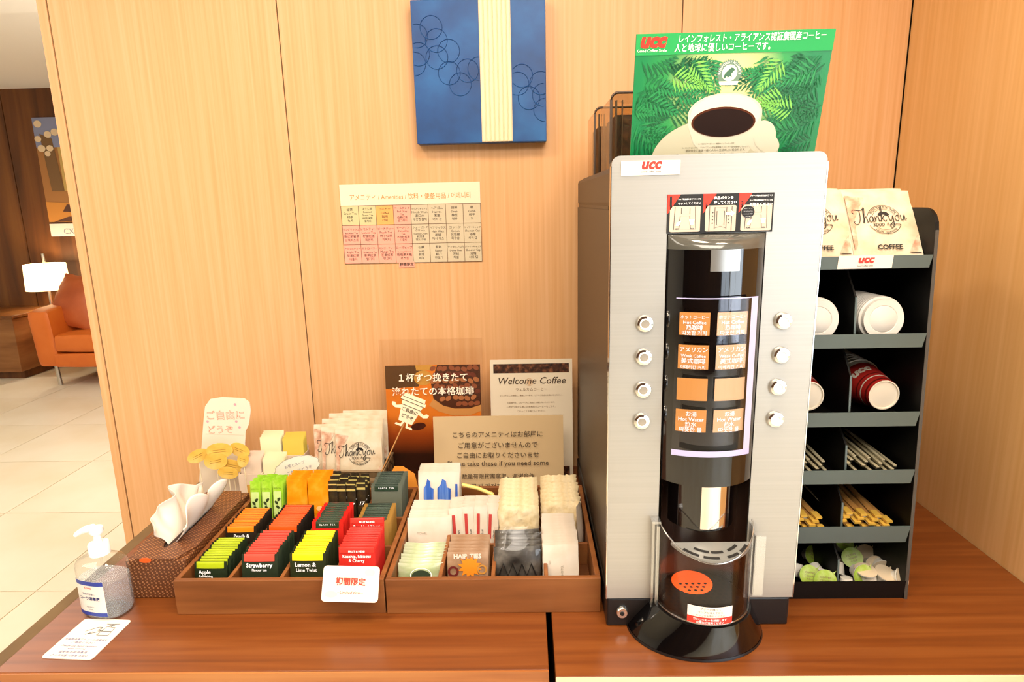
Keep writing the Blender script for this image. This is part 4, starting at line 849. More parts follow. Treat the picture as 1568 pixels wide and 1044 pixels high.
# ------------------------------------------------------------------ toiletries in the right tray
def stack(name, cat, cols, xc, y0, n, step, w, h, t, m, lab, grp, deco=(), decoall=(), lean=9, z0=TF+.001, jit=.0006, bow=0, jx=.0015, sm=60, pw=.5, nu=6):
    me = mesh(name, pillow(w, h, t, nu, nu, jit, bow, pw), m, sm); rn = random.Random(int(y0*1000)+n); d1 = [(a_, mesh(a_, b_, c_)) for a_, b_, c_ in deco]; d2 = [(a_, mesh(a_, b_, c_)) for a_, b_, c_ in decoall]
    for k in range(n):
        o = tag(link(name, me, None, (xc+rn.uniform(-jx, jx), y0+step*k, z0+rn.uniform(0, .002)), (math.radians(-lean+rn.uniform(-1.5, 1.5)), 0, math.radians(rn.uniform(-2, 2)))), lab.format(ORD[k]), cat, grp)
        for a_, b_ in d2+(d1 if k == 0 else []): link(a_, b_, o)
m_wp = grain(mat('white paper sachet', 'E6D6C2', .55), ('DCC8B0', 'E6D6C2', 'EDE0CE'), (20, 20, 20), (.3, .5, .7)); m_foil = grain(mat('pale green foil', 'C9D2A6', .25, .2), ('8FA66C', 'C0CA9C', 'E6E8CC'), (15, 15, 40), (.3, .5, .7))
m_blu = grain(mat('blue print', '2F5FB8', .5), ('2450A4', '3868C0', '86A8E0'), (160, 160, 6), (.35, .55, .8)); m_oran = mat('orange print', 'F08A1C', .5)
stack('soap_sachet', 'sachet', 1, RC_[0], 1.028, 8, .0105, .082, .054, .010, m_foil, '{} pale green foil sachet from the front', 'pale green foil sachets',
  [('logo', G().flat(ell(.002, .034, .017, .011, 20), lambda x, z: (x, -.0135, z)), mat('dark olive logo', '2E3A26', .5)), ('logo_ring', ringf(.002, .036, .018, .0195, lambda x, z: (x, -.0135, .036+(z-.036)*.66)), m_wink)], lean=14, bow=.006)
yf = lambda d: (lambda x, z: (x, -d, z))
stack('paper_sachet', 'sachet', 1, RC_[0]+.001, 1.135, 9, .0095, .086, .088, .006, m_wp, '{} white paper sachet from the front, behind the green foil', 'white paper sachets',
  [('lettering', letters([('TOWEL', -.014, .055, 0, {'width': .020})], yf(.0045)), mat('grey ink', '9A8A72', .5)), ('yellow_print', G().flat([(-.034, .028), (.006, .028), (.006, .036), (-.034, .036)], yf(.0042)).flat([(.012, .028), (.03, .028), (.03, .036), (.012, .036)], yf(.0042)), mat('yellow print', 'F0CF7A', .5))], lean=8)
def cot(cx, s, w_):
    return [(cx-w_*.5, .028), (cx+w_*.42, .028), (cx+w_*.5, .095), (cx+w_*.22, .098), (cx+w_*.16, .112), (cx-w_*.1, .116), (cx-w_*.22, .104), (cx-w_*.46, .096)]
stack('cotton_set', 'sachet', 1, RC_[0]+.005, 1.245, 6, .011, .088, .130, .006, m_wp, '{} white cotton set sachet with blue picture from the front', 'cotton set sachets',
  [('blue_print', G().flat(cot(-.022, 1, .022), yf(.0042)), m_blu), ('blue_print', G().flat(cot(.011, 1, .030), yf(.0042)), m_blu), ('blue_print', G().flat([(.034, .028), (.0405, .028), (.0405, .105), (.036, .105)], yf(.0042)), m_blu)], lean=8)
m_hair = grain(mat('tan film pouch', 'C9A586', .3), ('8E6A4C', 'A88262', 'C4A488'), (14, 14, 30), (.3, .5, .7)); m_sptl = mat('dark red hair tie', '6A1E1A', .5)
def star(cx, cz, r0, r1, n): return [(cx+(r1 if k % 2 else r0)*math.cos(pi*k/n+.3), cz+(r1 if k % 2 else r0)*math.sin(pi*k/n+.3)) for k in range(2*n)]
stack('hair_tie_pouch', 'pouch', 1, RC_[1]-.003, 1.030, 6, .012, .074, .074, .009, m_hair, '{} tan film hair tie pouch from the front', 'hair tie pouches',
  [('orange_print', G().flat(star(.004, .048, .022, .014, 12), yf(.006)), m_oran), ('hair_tie', ringf(-.026, .040, .006, .010, yf(.0062)), m_sptl), ('hair_tie', ringf(.026, .043, .006, .009, yf(.0062)), mat('tan hair tie', 'C98A3A', .5)), ('lettering', letters([('HAIR TIES', 0, .064, 0, {'width': .050, 'off': .03})], yf(.006)), m_wp)], lean=10)
m_rp = mat('red sachet print', 'C2403A', .5)
rpr = G()
for x, z0_, z1_ in ((-.004, .035, .085),): rpr.flat([(x-.003, z0_), (x+.003, z0_), (x+.003, z1_), (x-.003, z1_)], yf(.0034))
sticks([RC_[1]-.032, RC_[1]-.011, RC_[1]+.011, RC_[1]+.032], 1.150, 5, .013, .098, .026, m_wp, '{} white cream tube sachet from the front, {} column beside the cotton sets', 'red printed cream sachets',
  [('red_print', rpr, m_rp), ('ink', letters([('CREAM', 0, 0, .005, {})], lambda x, z: (.006-z, -.0036, .045+x)), m_bink)], cat='sachet', name='cream_sachet', fan=2.2)
# yellow comb
a, b = gy(708, 742, 1.26), gy(756, 757, 1.24)
d = (b-a); cg = G()
cmb = thing('comb', 'pale yellow plastic comb lying across the rear of the tray', 'comb', a)
part('spine', G().tube([(0, 0, 0), tuple(d*.5+Vector((0, 0, .003))), tuple(d*.95), tuple(d+Vector((.004, -.004, -.012))), tuple(d+Vector((.006, -.006, -.03)))], .0042, 8), mat('pale yellow plastic', 'EBD27A', .35), cmb, smooth=60)
m_fluff = grain(mat('cream sponge', 'EBD9B4', .9, sheen=.3), ('D0B584', 'E0CA9E', 'EAD8B4'), (60, 60, 60), (.3, .5, .7), bump=.9); m_film = clear('clear film', (.985, .98, .97), .03, .12, .6)
stack('body_sponge', 'sponge', 1, RC_[2]-.001, 1.150, 8, .0185, .080, .104, .0175, m_fluff, '{} fluffy cream body sponge from the front, beside the red printed sachets', 'cream body sponges', lean=6, jit=.0024, sm=70, pw=.36, nu=18)
m_dkp = grain(mat('grey black net', '4A443E', .35), ('221E1A', '4E4842', '8E867C'), (25, 25, 25), (.35, .52, .75), bump=.3)
zz = [(-.034+.0085*k, .030+(.022 if k % 2 else 0)) for k in range(9)]
stack('black_net_pouch', 'pouch', 1, RC_[2]-.001, 1.034, 4, .0205, .084, .080, .015, m_dkp, '{} clear pouch of black hair nets from the front', 'black hair net pouches',
  [('net_fold', G().tube([(x, -.009, z) for x, z in zz], .0016, 5), m_bink)], [('film', pillow(.088, .086, .020, 8, 8, .0015), m_film)], lean=10, jit=.001)
stack('razor_sachet', 'sachet', 1, RC_[3]-.012, 1.028, 13, .0098, .064, .086, .006, m_wp, '{} plain white sachet from the front, front right corner column', 'plain white sachets in the right column',
  [('ink', letters([('HOTEL', 0, 0, .006, {})], lambda x, z: (.004-z, -.0040, .04+x)).merge(letters([('SET', 0, 0, .005, {})], lambda x, z: (-.018-z, -.0040, .055+x))), mat('grey ink b', 'A09078', .5))], lean=9)
stack('wash_towel', 'sponge', 1, RC_[3]-.003, 1.175, 8, .0175, .078, .100, .0165, m_fluff, '{} cream fringed wash towel from the front, rear right column', 'cream wash towels', lean=6, jit=.002, sm=70, pw=.36, nu=18)
solo('toothbrush_pack', pillow(.03, .10, .012, 4, 6, .0006), m_wp, 'white sachet turned sideways between towels and tray side', 'sachet', (RTX1-.0165, 1.17, TF+.002), (math.radians(-4), 0, math.radians(70)), smooth=60)
# limited time card on the tray front
a, b, c = gy(497, 876, .978), gy(581, 879, .978), gy(491, 918, .958)
lw, lh = b.x-a.x+.002, .058
lc = thing('price_card', 'white limited time card leaning on the tea tray front', 'sign', (c.x+.002, .953, c.z), (math.radians(-26), math.radians(2.0), 0))
part('card', G().prism(rrect(0, lw, 0, lh, .006, 4), 0, .0008, XY()), mat('card white', 'EADFD0', .5), lc)
part('tint', G().flat(ell(.016, .012, .011, .005, 16), yf(.0003)).flat(ell(.080, .048, .009, .006, 16), yf(.0003)), mat('peach tint', 'F6DCC0', .5), lc)
part('lettering', letters([('期間限定', lw*.5, .028, 0, {'width': .052, 'off': .035})], yf(.0005)), mat('red brown ink', 'C2452F', .5), lc)
part('small_lettering', letters([('~Limited time~', lw*.5, .013, 0, {'width': .044, 'shear': .2})], yf(.0005)), mat('red brown ink b', 'B4523F', .5), lc)
# ------------------------------------------------------------------ signs against the partition
m_frost = clear('frosted acrylic', (.985, .975, .96), .015, .25, .5); m_sheet = mat('cream paper sheet', 'E6D6BC', .55); m_grsign = mat('greige sign paper', 'DCC095', .5); m_brink = mat('brown lettering', '4A3826', .6)
# bean poster in an acrylic stand
Yb = 1.515; a, b = gy(580, 530, Yb+.03), gy(738, 528, Yb+.03)
fw_, fh_ = b.x-a.x, .372; LN = math.radians(-5)
bs = thing('poster_stand', 'acrylic stand with a coffee bean photo poster', 'sign', ((a.x+b.x)/2, Yb, T), (LN, 0, 0))
part('acrylic_frame', G().box(-fw_/2, fw_/2, -.002, .000, .0, fh_).box(-fw_/2, fw_/2, .003, .005, 0, fh_), m_frost, bs)
part('foot', G().box(-fw_/2, fw_/2, .005, .05, .0, .003), m_frost, bs)
# a sheet leaning back by L degrees has the local z axis (0, sin L, cos L)
def leanxz(px, py, Y0, L):
    zc = Vector((0, math.sin(L), math.cos(L))); n = Vector((0, -math.cos(L), math.sin(L)))
    d = ray(px, py); o_ = Vector((0, Y0, T)); t = (o_-CAM).dot(n)/d.dot(n); p = CAM+d*t
    return p.x, (p-o_).dot(zc)
L5 = math.radians(5); bx = (a.x+b.x)/2
x0, z1 = leanxz(589, 560, Yb, L5); x1, _ = leanxz(735, 557, Yb, L5); x0 -= bx; x1 -= bx; z0 = .035
PW, PH = x1-x0, z1-z0
m_bpost = grain(mat('brown orange poster print', 'B0561C', .35), ('2A1208', 'A84A14', 'DE7A22'), (1, 1, 1), (0, .42, .8))
nt = m_bpost.node_tree
for l in list(nt.links):
    if l.to_socket.name == 'Fac' or (l.to_node.bl_idname == 'ShaderNodeValToRGB'): nt.links.remove(l)
tcn = [n for n in nt.nodes if n.bl_idname == 'ShaderNodeTexCoord'][0]; crn = [n for n in nt.nodes if n.bl_idname == 'ShaderNodeValToRGB'][0]
sx = nd(m_bpost, 'SeparateXYZ'); mr = nd(m_bpost, 'MapRange'); mr.inputs[1].default_value = z0+PH*.15; mr.inputs[2].default_value = z0+PH*.62
nt.links.new(tcn.outputs['Object'], sx.inputs[0]); nt.links.new(sx.outputs['Z'], mr.inputs[0]); nt.links.new(mr.outputs[0], crn.inputs[0])
pst = part('poster', G().box(x0, x1, .0005, .0022, z0, z1), m_bpost, bs)
BP = lambda d: (lambda u, v: (x0+u*PW, .0005-d, z0+v*PH))
part('print_table', G().flat([(0, .78), (.35, .80), (.42, 1), (0, 1)], BP(.0002)), mat('poster dark olive', '5A3A1A', .4), bs)
part('print_glow', G().flat([(.33, .95), (.52, .95), (.50, 1), (.32, 1)], BP(.0003)).flat(ell(.40, .88, .10, .07, 16), BP(.0003)), mat('poster glow', 'C8913E', .4), bs)
sp_o = [(.45, .62), (.55, .56), (.7, .52), (.88, .52), (1, .56), (1, .62), (.88, .585), (.72, .585), (.6, .615), (.5, .68)]
part('print_spoon', G().flat(sp_o, BP(.0006)), mat('poster wood spoon', 'C78A4A', .4), bs)
part('print_bowl', G().flat([(.5, .68), (.6, .615), (.72, .585), (.88, .585), (1, .62), (1, 1), (.55, 1), (.48, .82)], BP(.0004)), mat('poster bean shade', '4A2410', .4), bs)
bean_c = [mat('poster bean '+h, h, .4) for h in ('8A4A2A', 'A8663A', '6A2E1A')]
rn = random.Random(5); bi = 0
for j in range(7):
    for i in range(8):
        u = .50+i*.066+(j % 2)*.03+rn.uniform(-.01, .01); v = .965-j*.056+rn.uniform(-.008, .008)
        lim = .60+max(0, .75-u)*.35
        if v > lim+.02 and u < .975 and u > .50+.10*max(0, .8-v):
            part('print_bean', G().flat(ell(u, v, .033, .022, 12, rot=rn.uniform(-.6, .6)), BP(.0008+.00002*bi)), bean_c[(i*3+j*5) % 3], bs); bi += 1
part('print_scoop_shadow', G().flat(ell(.33, .42, .08, .035, 16, rot=.15), BP(.0005)).flat(ell(.62, .30, .06, .02, 12, rot=.2), BP(.0005)), mat('poster shadow', '4A1C0A', .4), bs)
part('lettering', letters([('１杯ずつ挽きたて', (x0+x1)/2, z0+PH*.855, 0, {'width': PW*.72, 'off': .015}), ('淹れたての本格珈琲', (x0+x1)/2, z0+PH*.725, 0, {'width': PW*.86, 'off': .015})], lambda x, z: (x, -.0036, z)), mat('cream poster letters', 'FBEBD2', .5), bs)
# welcome coffee sheet
Yw = 1.525; L4 = math.radians(6); ax, az = leanxz(750, 551, Yw, L4); bx2, bz_ = leanxz(876, 549, Yw, L4); wcx = (ax+bx2)/2; ww = bx2-ax; wh = az
wc = thing('welcome_sheet', 'welcome coffee sheet with a coffee bean border against the wall', 'sign', (wcx, Yw, T), (-L4, 0, 0))
part('sheet', G().box(-ww/2, ww/2, 0, .001, 0, wh), m_sheet, wc)
WF = lambda d: (lambda x, z: (x, -d, z))
hb = wh*.075
m_beanb = grain(mat('printed bean border', '3A1E12', .4), ('1E0E08', '4A2818', '8A5436'), (90, 90, 90), (.35, .52, .7))
part('bean_border', G().flat([(-ww*.46, wh*.965-hb), (ww*.46, wh*.965-hb), (ww*.46, wh*.965), (-ww*.46, wh*.965)], WF(.0004)), m_beanb, wc)
part('bean_border', G().flat([(-ww*.46, .012), (ww*.46, .012), (ww*.46, .012+hb), (-ww*.46, .012+hb)], WF(.0004)), m_beanb, wc)
part('heading', letters([('Welcome Coffee', 0, wh*.80, 0, {'width': ww*.82, 'shear': .22, 'off': .006})], WF(.0006)), m_brink, wc)
part('lettering', letters([('ウェルカムコーヒー', 0, wh*.745, 0, {'width': ww*.38}), ('ゆったりとした時間に、美味しい一杯を、どうぞご自由にお楽しみください。', 0, wh*.70, 0, {'width': ww*.76, 'res': 1}), ('お部屋でも、ロビーでもご自由にお楽しみいただけます。', 0, wh*.64, 0, {'width': ww*.58, 'res': 1}), ('一杯ずつ豆から挽いた本格的なコーヒーをどうぞ。', 0, wh*.605, 0, {'width': ww*.6, 'res': 1}), ('ごゆっくりお過ごしください。', 0, wh*.57, 0, {'width': ww*.34, 'res': 1})], WF(.0006)), mat('brown fine print', '8A6A4A', .6), wc)
part('cup_mark', ringf(-.005, wh*.815, .0085, .010, WF(.0005)).flat(ell(-.005, wh*.815, .007, .007, 14), WF(.0005)), mat('tan cup mark', 'D9B48C', .6), wc)
# greige notice
Yg = 1.42; L8 = math.radians(7); ax, az = leanxz(663, 638, Yg, L8); bx2, bz_ = leanxz(862, 635, Yg, L8); gcx = (ax+bx2)/2; gw = bx2-ax; gh = (az+bz_)/2
gs_ = thing('notice_stand', 'grey beige notice reading please take these if you need some', 'sign', (gcx, Yg, T), (-L8, 0, 0))
part('sheet', G().box(-gw/2, gw/2, 0, .0012, 0, gh), m_grsign, gs_); part('cover', G().box(-gw/2-.002, gw/2+.002, -.0030, -.0018, 0, gh+.002), m_frost, gs_)
part('foot', G().box(-gw/2, gw/2, -.04, -.003, .0, .0025), m_frost, gs_)
def zrow(py): return leanxz(762, py, Yg, L8)[1]
rows_ = [('こちらのアメニティはお部屋に', 668, .69), ('ご用意がございませんので', 684.5, .61), ('ご自由にお取りくださいませ', 699.5, .63), ('Please take these if you need some', 712, .78), ('数量有限按需拿取，谢谢合作', 731, .56), ('자유롭게 가져가세요', 747.5, .42)]
part('lettering', letters([(s_, -.002 if k != 5 else -.03, zrow(py), 0, {'width': gw*f, 'off': .004}) for k, (s_, py, f) in enumerate(rows_)], WF(.0036)), m_brink, gs_)

# ------------------------------------------------------------------ basket of coffee bags
m_weave = [mat('taupe woven strip', '8C7250', .55), mat('dark taupe woven strip', '6A5436', .55)]
p0, p1 = gy(474, 724, 1.405), gy(585, 720, 1.405); BX0, BX1, BY0, BY1, BZ = p0.x, p1.x+.004, 1.405, 1.515, (p0.z+p1.z)/2
bk = thing('basket', 'taupe woven basket full of drip coffee bags', 'basket', ((BX0+BX1)/2, (BY0+BY1)/2, T)); bcx, bcy = (BX0+BX1)/2, (BY0+BY1)/2
def kp(n, g, m, **k): return part(n, g.xf(lambda v: (v.x-bcx, v.y-bcy, v.z-T)), m, bk, **k)
kp('bottom', G().box(BX0+.003, BX1-.003, BY0+.003, BY1-.003, T+.001, T+.004), m_weave[1])
nb = 10; sw_ = (BX1-BX0)/nb; hr = 5; hh = (BZ-T)/hr
for k in range(nb):
    for yy in (BY0, BY1):
        g = G(); x = BX0+sw_*k
        g.grid(1, hr*4, lambda u, v: (x+.001+u*(sw_-.002), yy+.0016*math.sin(v*hr*pi+(k % 2)*pi), T+.001+v*(BZ-T-.002))); kp('upright_strip', g, m_weave[k % 2])
nsd = 6; sd_ = (BY1-BY0)/nsd
for k in range(nsd):
    for xx in (BX0, BX1): kp('upright_strip', G().grid(1, hr*4, lambda u, v: (xx+.0016*math.sin(v*hr*pi+(k % 2)*pi), BY0+sd_*k+.001+u*(sd_-.002), T+.001+v*(BZ-T-.002))), m_weave[k % 2])
for j in range(hr):
    g = G(); zz0 = T+hh*j+.001
    g.grid(nb*4, 1, lambda u, v: (BX0+u*(BX1-BX0), BY0-.0016*math.sin(u*nb*pi+(j % 2)*pi), zz0+v*(hh-.002))); kp('woven_strip', g, m_weave[(j+1) % 2])
    g = G(); g.grid(nb*4, 1, lambda u, v: (BX0+u*(BX1-BX0), BY1-.0016*math.sin(u*nb*pi+(j % 2)*pi), zz0+v*(hh-.002))); kp('woven_strip', g, m_weave[(j+1) % 2])
    for xx in (BX0, BX1):
        g = G(); g.grid(nsd*4, 1, lambda u, v: (xx-.0016*math.sin(u*nsd*pi+(j % 2)*pi), BY0+u*(BY1-BY0), zz0+v*(hh-.002))); kp('woven_strip', g, m_weave[(j+1) % 2])
kp('rim', G().tube([(BX0, BY0, BZ), (BX1, BY0, BZ), (BX1, BY1, BZ), (BX0, BY1, BZ), (BX0, BY0, BZ)], .003, 6), m_weave[0])
nbg = 8
for k in range(nbg):
    xx = [BX1-.066, BX1-.103, BX1-.124, BX1-.070, BX1-.110, BX1-.072, BX1-.098, BX1-.066][k]
    coffee_bag((xx+.002, BY0+.016+.0105*k, BZ-.030+.0055*k*.6), 9, 0, f'{ORD[k]} drip coffee bag from the front in the woven basket', 'drip coffee bags in the basket', k < 3)
# cup shaped pick sign
Yp = 1.388
cupc = gy(628, 628, Yp); sk1 = gy(575, 742, Yp)
pk = thing('cup_pick_sign', 'cup shaped pick sign on a bamboo stick beside the basket', 'sign', (sk1.x, Yp, sk1.z))
sx_ = cupc-sk1
m_cream2 = mat('cream card', 'F6E6C0', .55)
part('stick', G().tube([(0, 0, 0), (sx_.x*.86, -.001, sx_.z*.86)], .0016, 8), mat('bamboo', 'C98E50', .6), pk, smooth=60)
ctr = Vector((sx_.x, -.004, sx_.z)); th_ = math.radians(-24); q_ = .0265
def CP(d): return lambda x, z, e=0: (ctr.x+(x*math.cos(th_)-z*math.sin(th_))*q_, -.004-d+e, ctr.z+(x*math.sin(th_)+z*math.cos(th_))*q_)
part('cup_card', G().prism([(-.62, -1.15), (.62, -1.15), (.95, .75), (-.95, .75)], 0, .0012, CP(0)), m_cream2, pk)
part('lid_card', G().prism([(-1.12, .75), (1.12, .75), (1.12, 1.0), (.98, 1.08), (.92, 1.40), (-.92, 1.40), (-.98, 1.08), (-1.12, 1.0)], 0, .0012, CP(.0004)), m_cream2, pk)
g = G()
for pts in ([(-1.12, .75), (1.12, .75)], [(-1.0, 1.06), (1.0, 1.06)], [(-.9, .35), (.9, .35)]): ribbon(pts, .05, CP(.0009), g, False)
part('outline', g, m_brink, pk)
for s in (-1, 1):
    part('arm_card', G().prism([(s*.85, .25), (s*1.25, .05), (s*1.45, .25), (s*1.7, .2), (s*1.65, -.05), (s*1.3, -.2), (s*.8, -.05)][::s], 0, .001, CP(-.0004)), m_cream2, pk)
    part('leg_card', G().prism([(s*.25, -1.1), (s*.35, -1.45), (s*.75, -1.45), (s*.8, -1.62), (s*.2, -1.62), (s*.08, -1.1)][::s], 0, .001, CP(-.0004)), m_cream2, pk)
part('lettering', letters([('ご自由に', 0, -.15, 0, {'width': 1.45, 'off': .02}), ('どうぞ', 0, -.72, 0, {'width': 1.05, 'off': .02})], CP(.001)), m_brink, pk)
# orange leaflet
Yo = 1.368
pts = [gy(x, y, Yo) for x, y in ((590, 770), (594, 733), (603, 716), (616, 716), (634, 727), (640, 748), (640, 775))]
solo('leaflet', G().prism([(p.x-pts[0].x, p.z-T) for p in pts], 0, .002, XY()), mat('orange leaflet', 'F09A38', .5), 'orange leaflet standing between the two trays and the basket', 'leaflet', (pts[0].x, Yo, T), (math.radians(-4), 0, 0))

# ------------------------------------------------------------------ help yourself stand, tags and card holders at the left
Yq = 1.45
def q(px, py, Y=Yq): p = gy(px, py, Y); return (p.x, p.z-T)
oq = gy(345, 700, Yq).x
shape = [q(x, y) for x, y in ((309, 765), (305, 735), (309, 680), (312, 640), (314, 622), (322, 611), (340, 608), (374, 610), (382, 616), (384, 628), (381, 650), (376, 660), (375, 680), (374, 705), (374, 765))]
hs = thing('pop_stand', 'white cut card stand with pink help yourself lettering', 'sign', (oq, Yq, T), (0, 0, 0))
m_pop = mat('warm white card', 'EADBC2', .55); m_pinko = mat('coral lettering', 'E88A66', .55)
part('card', G().prism([(x-oq, max(.0, z)) for x, z in shape], 0, .002, XY()), m_pop, hs)
part('foot', G().box(-.03, .03, .002, .05, 0, .002), m_pop, hs)
la, lb_ = q(345, 641), q(340, 660); lt_ = [('ご自由に', la[0]-oq+.001, la[1], 0, .092), ('どうぞ', lb_[0]-oq-.004, lb_[1]-.004, 0, .062)]
part('lettering_outline', letters([(s_, x, z, 0, {'width': w, 'off': .020}) for s_, x, z, _, w in lt_], WF(.0006)), m_pinko, hs)
part('lettering', letters([(s_, x, z, 0, {'width': w*.985, 'off': -.016}) for s_, x, z, _, w in lt_], WF(.0010)), mat('cream lettering fill', 'FBE6CE', .55), hs)
hrt = mat('pink dots', 'F0A0A8', .55)
for x, y in ((360, 619), (367, 654), (318, 645), (362, 645)): part('dot', G().flat(ell(q(x, y)[0]-oq, q(x, y)[1], .0032, .0032, 10), WF(.0008)), hrt, hs)
g = G(); ribbon([(q(316, 664)[0]-oq, q(316, 664)[1]), (q(374, 666)[0]-oq, q(374, 666)[1])], .0012, WF(.0006), g, False); part('fold_line', g, mat('fold tan', 'E4CDAE', .6), hs)
m_tag = grain(mat('yellow tag', 'F2CE6A', .5), ('DCA436', 'E6BA52', 'EECB78'), (25, 25, 25), (.3, .5, .7)); m_tagi = mat('tag brown ink', 'A8742A', .6)
tags = [(303, 698, 15, 8, 25, 'leftmost'), (367, 689, 13, 9, -25, 'right'), (356, 713, 15, 8, -12, 'lower'), (336, 690, 17, 10, 5, 'topmost'), (330, 706, 15, 11, 10, 'middle'), (349, 724, 13, 8, -5, 'lowest'), (372, 704, 7, 10, -20, 'pinkish small')]
for k, (x, y, rx, ry, an, w) in enumerate(tags):
    p = gy(x, y, 1.405-.004*k); s_ = 1.85/972
    o = thing('snack_tag', f'{w} oval yellow tag in front of the white card stand', 'tag', p, (0, 0, 0), 'oval yellow tags on picks')
    e_ = ell(0, 0, rx*s_, ry*s_, 20, rot=math.radians(an))
    part('tag', G().prism(e_, 0, .0012, XY()), m_tag, o)
    g = G()
    for dz in (-.003, .002): ribbon([(-rx*s_*.5*math.cos(math.radians(an)), dz-rx*s_*.5*math.sin(math.radians(an))), (rx*s_*.5*math.cos(math.radians(an)), dz+rx*s_*.5*math.sin(math.radians(an)))], .0009, WF(.0004), g, False)
    part('ink', g, m_tagi, o); part('pick', G().tube([(0, .0022, 0), (.0, .0022, T+.002-p.z)], .001, 6), m_cream2, o)
# card holders
m_hold = clear('cream acrylic holder', (.97, .93, .86), .25, .3); m_pk = mat('pinkish white packet', 'E6CDB4', .55); m_yl = mat('yellow packet', 'DCC050', .5); m_win = mat('amber window', 'D9A24C', .5); m_cr = mat('cream packet', 'F2E4B8', .55)
def holder(px0, px1, pyt, pyb, Y, lab):
    a, b = gy(px0, pyt, Y), gy(px1, pyt, Y); w = b.x-a.x; h = a.z-T
    o = thing('card_holder', lab, 'holder', ((a.x+b.x)/2, Y, T))
    part('front', G().box(-w/2, w/2, 0, .002, 0, h*.72), m_pk, o); part('back', G().box(-w/2, w/2, .040, .042, 0, h*.80), m_pk, o)
    for s in (-1, 0, 1): part('side', G().box(s*w/2-.001, s*w/2+.001, .002, .040, 0, h*.72), m_pk, o)
    part('bottom', G().box(-w/2, w/2, .002, .040, 0, .002), m_pk, o)
    for s in (-1, 1): part('window', G().box(s*w*.25-w*.08, s*w*.25+w*.08, -.0006, 0, h*.22, h*.50), m_win, o)
    return (a.x+b.x)/2, w, h
h1 = holder(362, 432, 706, 748, 1.386, 'pinkish white card holder behind the green tea sticks')
h2 = holder(393, 462, 674, 700, 1.452, 'cream card holder next to the coffee bag basket')
def packets(hd, Y, mats, n, labs, grp):
    cx, w, h = hd
    for s in (0, 1):
        me = mesh('packet', pillow(w*.46, h*(.97 if s else 1.0), .004, 4, 4, .0003), mats[s], 60)
        for k in range(n): tag(link('snack_packet', me, None, (cx+(s-.5)*w*.5, Y+.006+.0065*k, T+.003+.002*k), (math.radians(-3), 0, 0)), labs[s].format(ORD[k]), 'packet', grp)
packets(h1, 1.386, (m_pk, m_cr), 5, ('{} pinkish packet from the front in the left half of the front holder', '{} cream packet from the front in the right half of the front holder'), 'packets in the front holder')
packets(h2, 1.452, (m_cr, m_yl), 5, ('{} cream packet from the front in the rear holder', '{} yellow packet from the front in the rear holder'), 'packets in the rear holder')
# cloud sign on a clip
Yc = 1.372
cc = gy(455, 716, Yc); cl = thing('cloud_sign', 'white cloud shaped sign on a stick behind the orange sachets', 'sign', (cc.x, Yc, T))
hz = cc.z-T; an = math.radians(17); outl = []
for k in range(60):
    t = 2*pi*k/60; r = 1+.07*abs(math.sin(t*5.5)); x, z = .053*r*math.cos(t), .026*r*math.sin(t); outl.append((x*math.cos(an)-z*math.sin(an), hz+x*math.sin(an)+z*math.cos(an)))
part('card', G().prism(outl, 0, .0015, XY()), mat('cloud white card', 'EEE8D2', .55), cl)
part('outline', ribbon(outl+[outl[0]], .0009, WF(.0004), None, False), mat('grey outline', '9A927E', .6), cl)
part('lettering', letters([('お茶とスープ', -.004, hz+.005, 0, {'width': .050, 'rot': an}), ('ご自由にどうぞ', .006, hz-.009, 0, {'width': .062, 'rot': an})], WF(.0006)), mat('grey violet ink', '9A8A9A', .6), cl)
part('stick', G().tube([(-.012, .003, 0), (-.002, .003, hz)], .0018, 6), mat('clip brown', '9A6A3A', .5), cl)

# ------------------------------------------------------------------ tissue box
m_box = mat('brown lattice box', '7A4A2A', .45)
nt = m_box.node_tree; tc = nd(m_box, 'TexCoord'); mp2 = nd(m_box, 'Mapping'); mp2.inputs['Rotation'].default_value = (math.radians(20), math.radians(30), math.radians(45)); mp2.inputs['Scale'].default_value = (1, 1, 1)
vv = nd(m_box, 'TexVoronoi'); vv.inputs['Scale'].default_value = 210; vv.inputs['Randomness'].default_value = 0; cr = nd(m_box, 'ValToRGB'); e = cr.color_ramp.elements
e[0].position = .30; e[0].color = (*lin('A8744A'), 1); e[1].position = .42; e[1].color = (*lin('5E3218'), 1)
for A_, B_ in ((tc.outputs['Object'], mp2.inputs[0]), (mp2.outputs[0], vv.inputs['Vector']), (vv.outputs['Distance'], cr.inputs[0]), (cr.outputs[0], nt.nodes['Principled BSDF'].inputs['Base Color'])): nt.links.new(A_, B_)
TX0, TX1, TY0, TY1, TBZ = -.739, -.6275, 1.034, 1.312, .800
tbx = thing('tissue_box', 'brown lattice pattern tissue box left of the tea tray', 'tissue box', ((TX0+TX1)/2, (TY0+TY1)/2, T)); tcx, tcy = (TX0+TX1)/2, (TY0+TY1)/2
wq, dq, hq = TX1-TX0, TY1-TY0, TBZ-T
g = G().box(-wq/2, wq/2, -dq/2, dq/2, 0, hq-.004)
part('body', g, m_box, tbx, bevel=.002)
hole = ell(-.004, .0, .016, .10, 24); outer = []
for k in range(24):
    t = 2*pi*k/24; c_, s_ = math.cos(t), math.sin(t); f = 1/max(abs(c_)/(wq/2), abs(s_)/(dq/2)); outer.append((c_*f, s_*f))
g = G(); n = 24
vs = [(x, y, hq) for x, y in outer]+[(x, y, hq) for x, y in hole]+[(x, y, hq-.0038) for x, y in outer]
g.add(vs, [(k, (k+1) % n, (k+1) % n+n, k+n) for k in range(n)]+[(k+2*n, (k+1) % n+2*n, (k+1) % n, k) for k in range(n)])
part('top', g, m_box, tbx)
part('slot', G().flat(hole, lambda x, y: (x, y, hq-.003)), mat('slot shadow brown', '2A160C', .8), tbx)
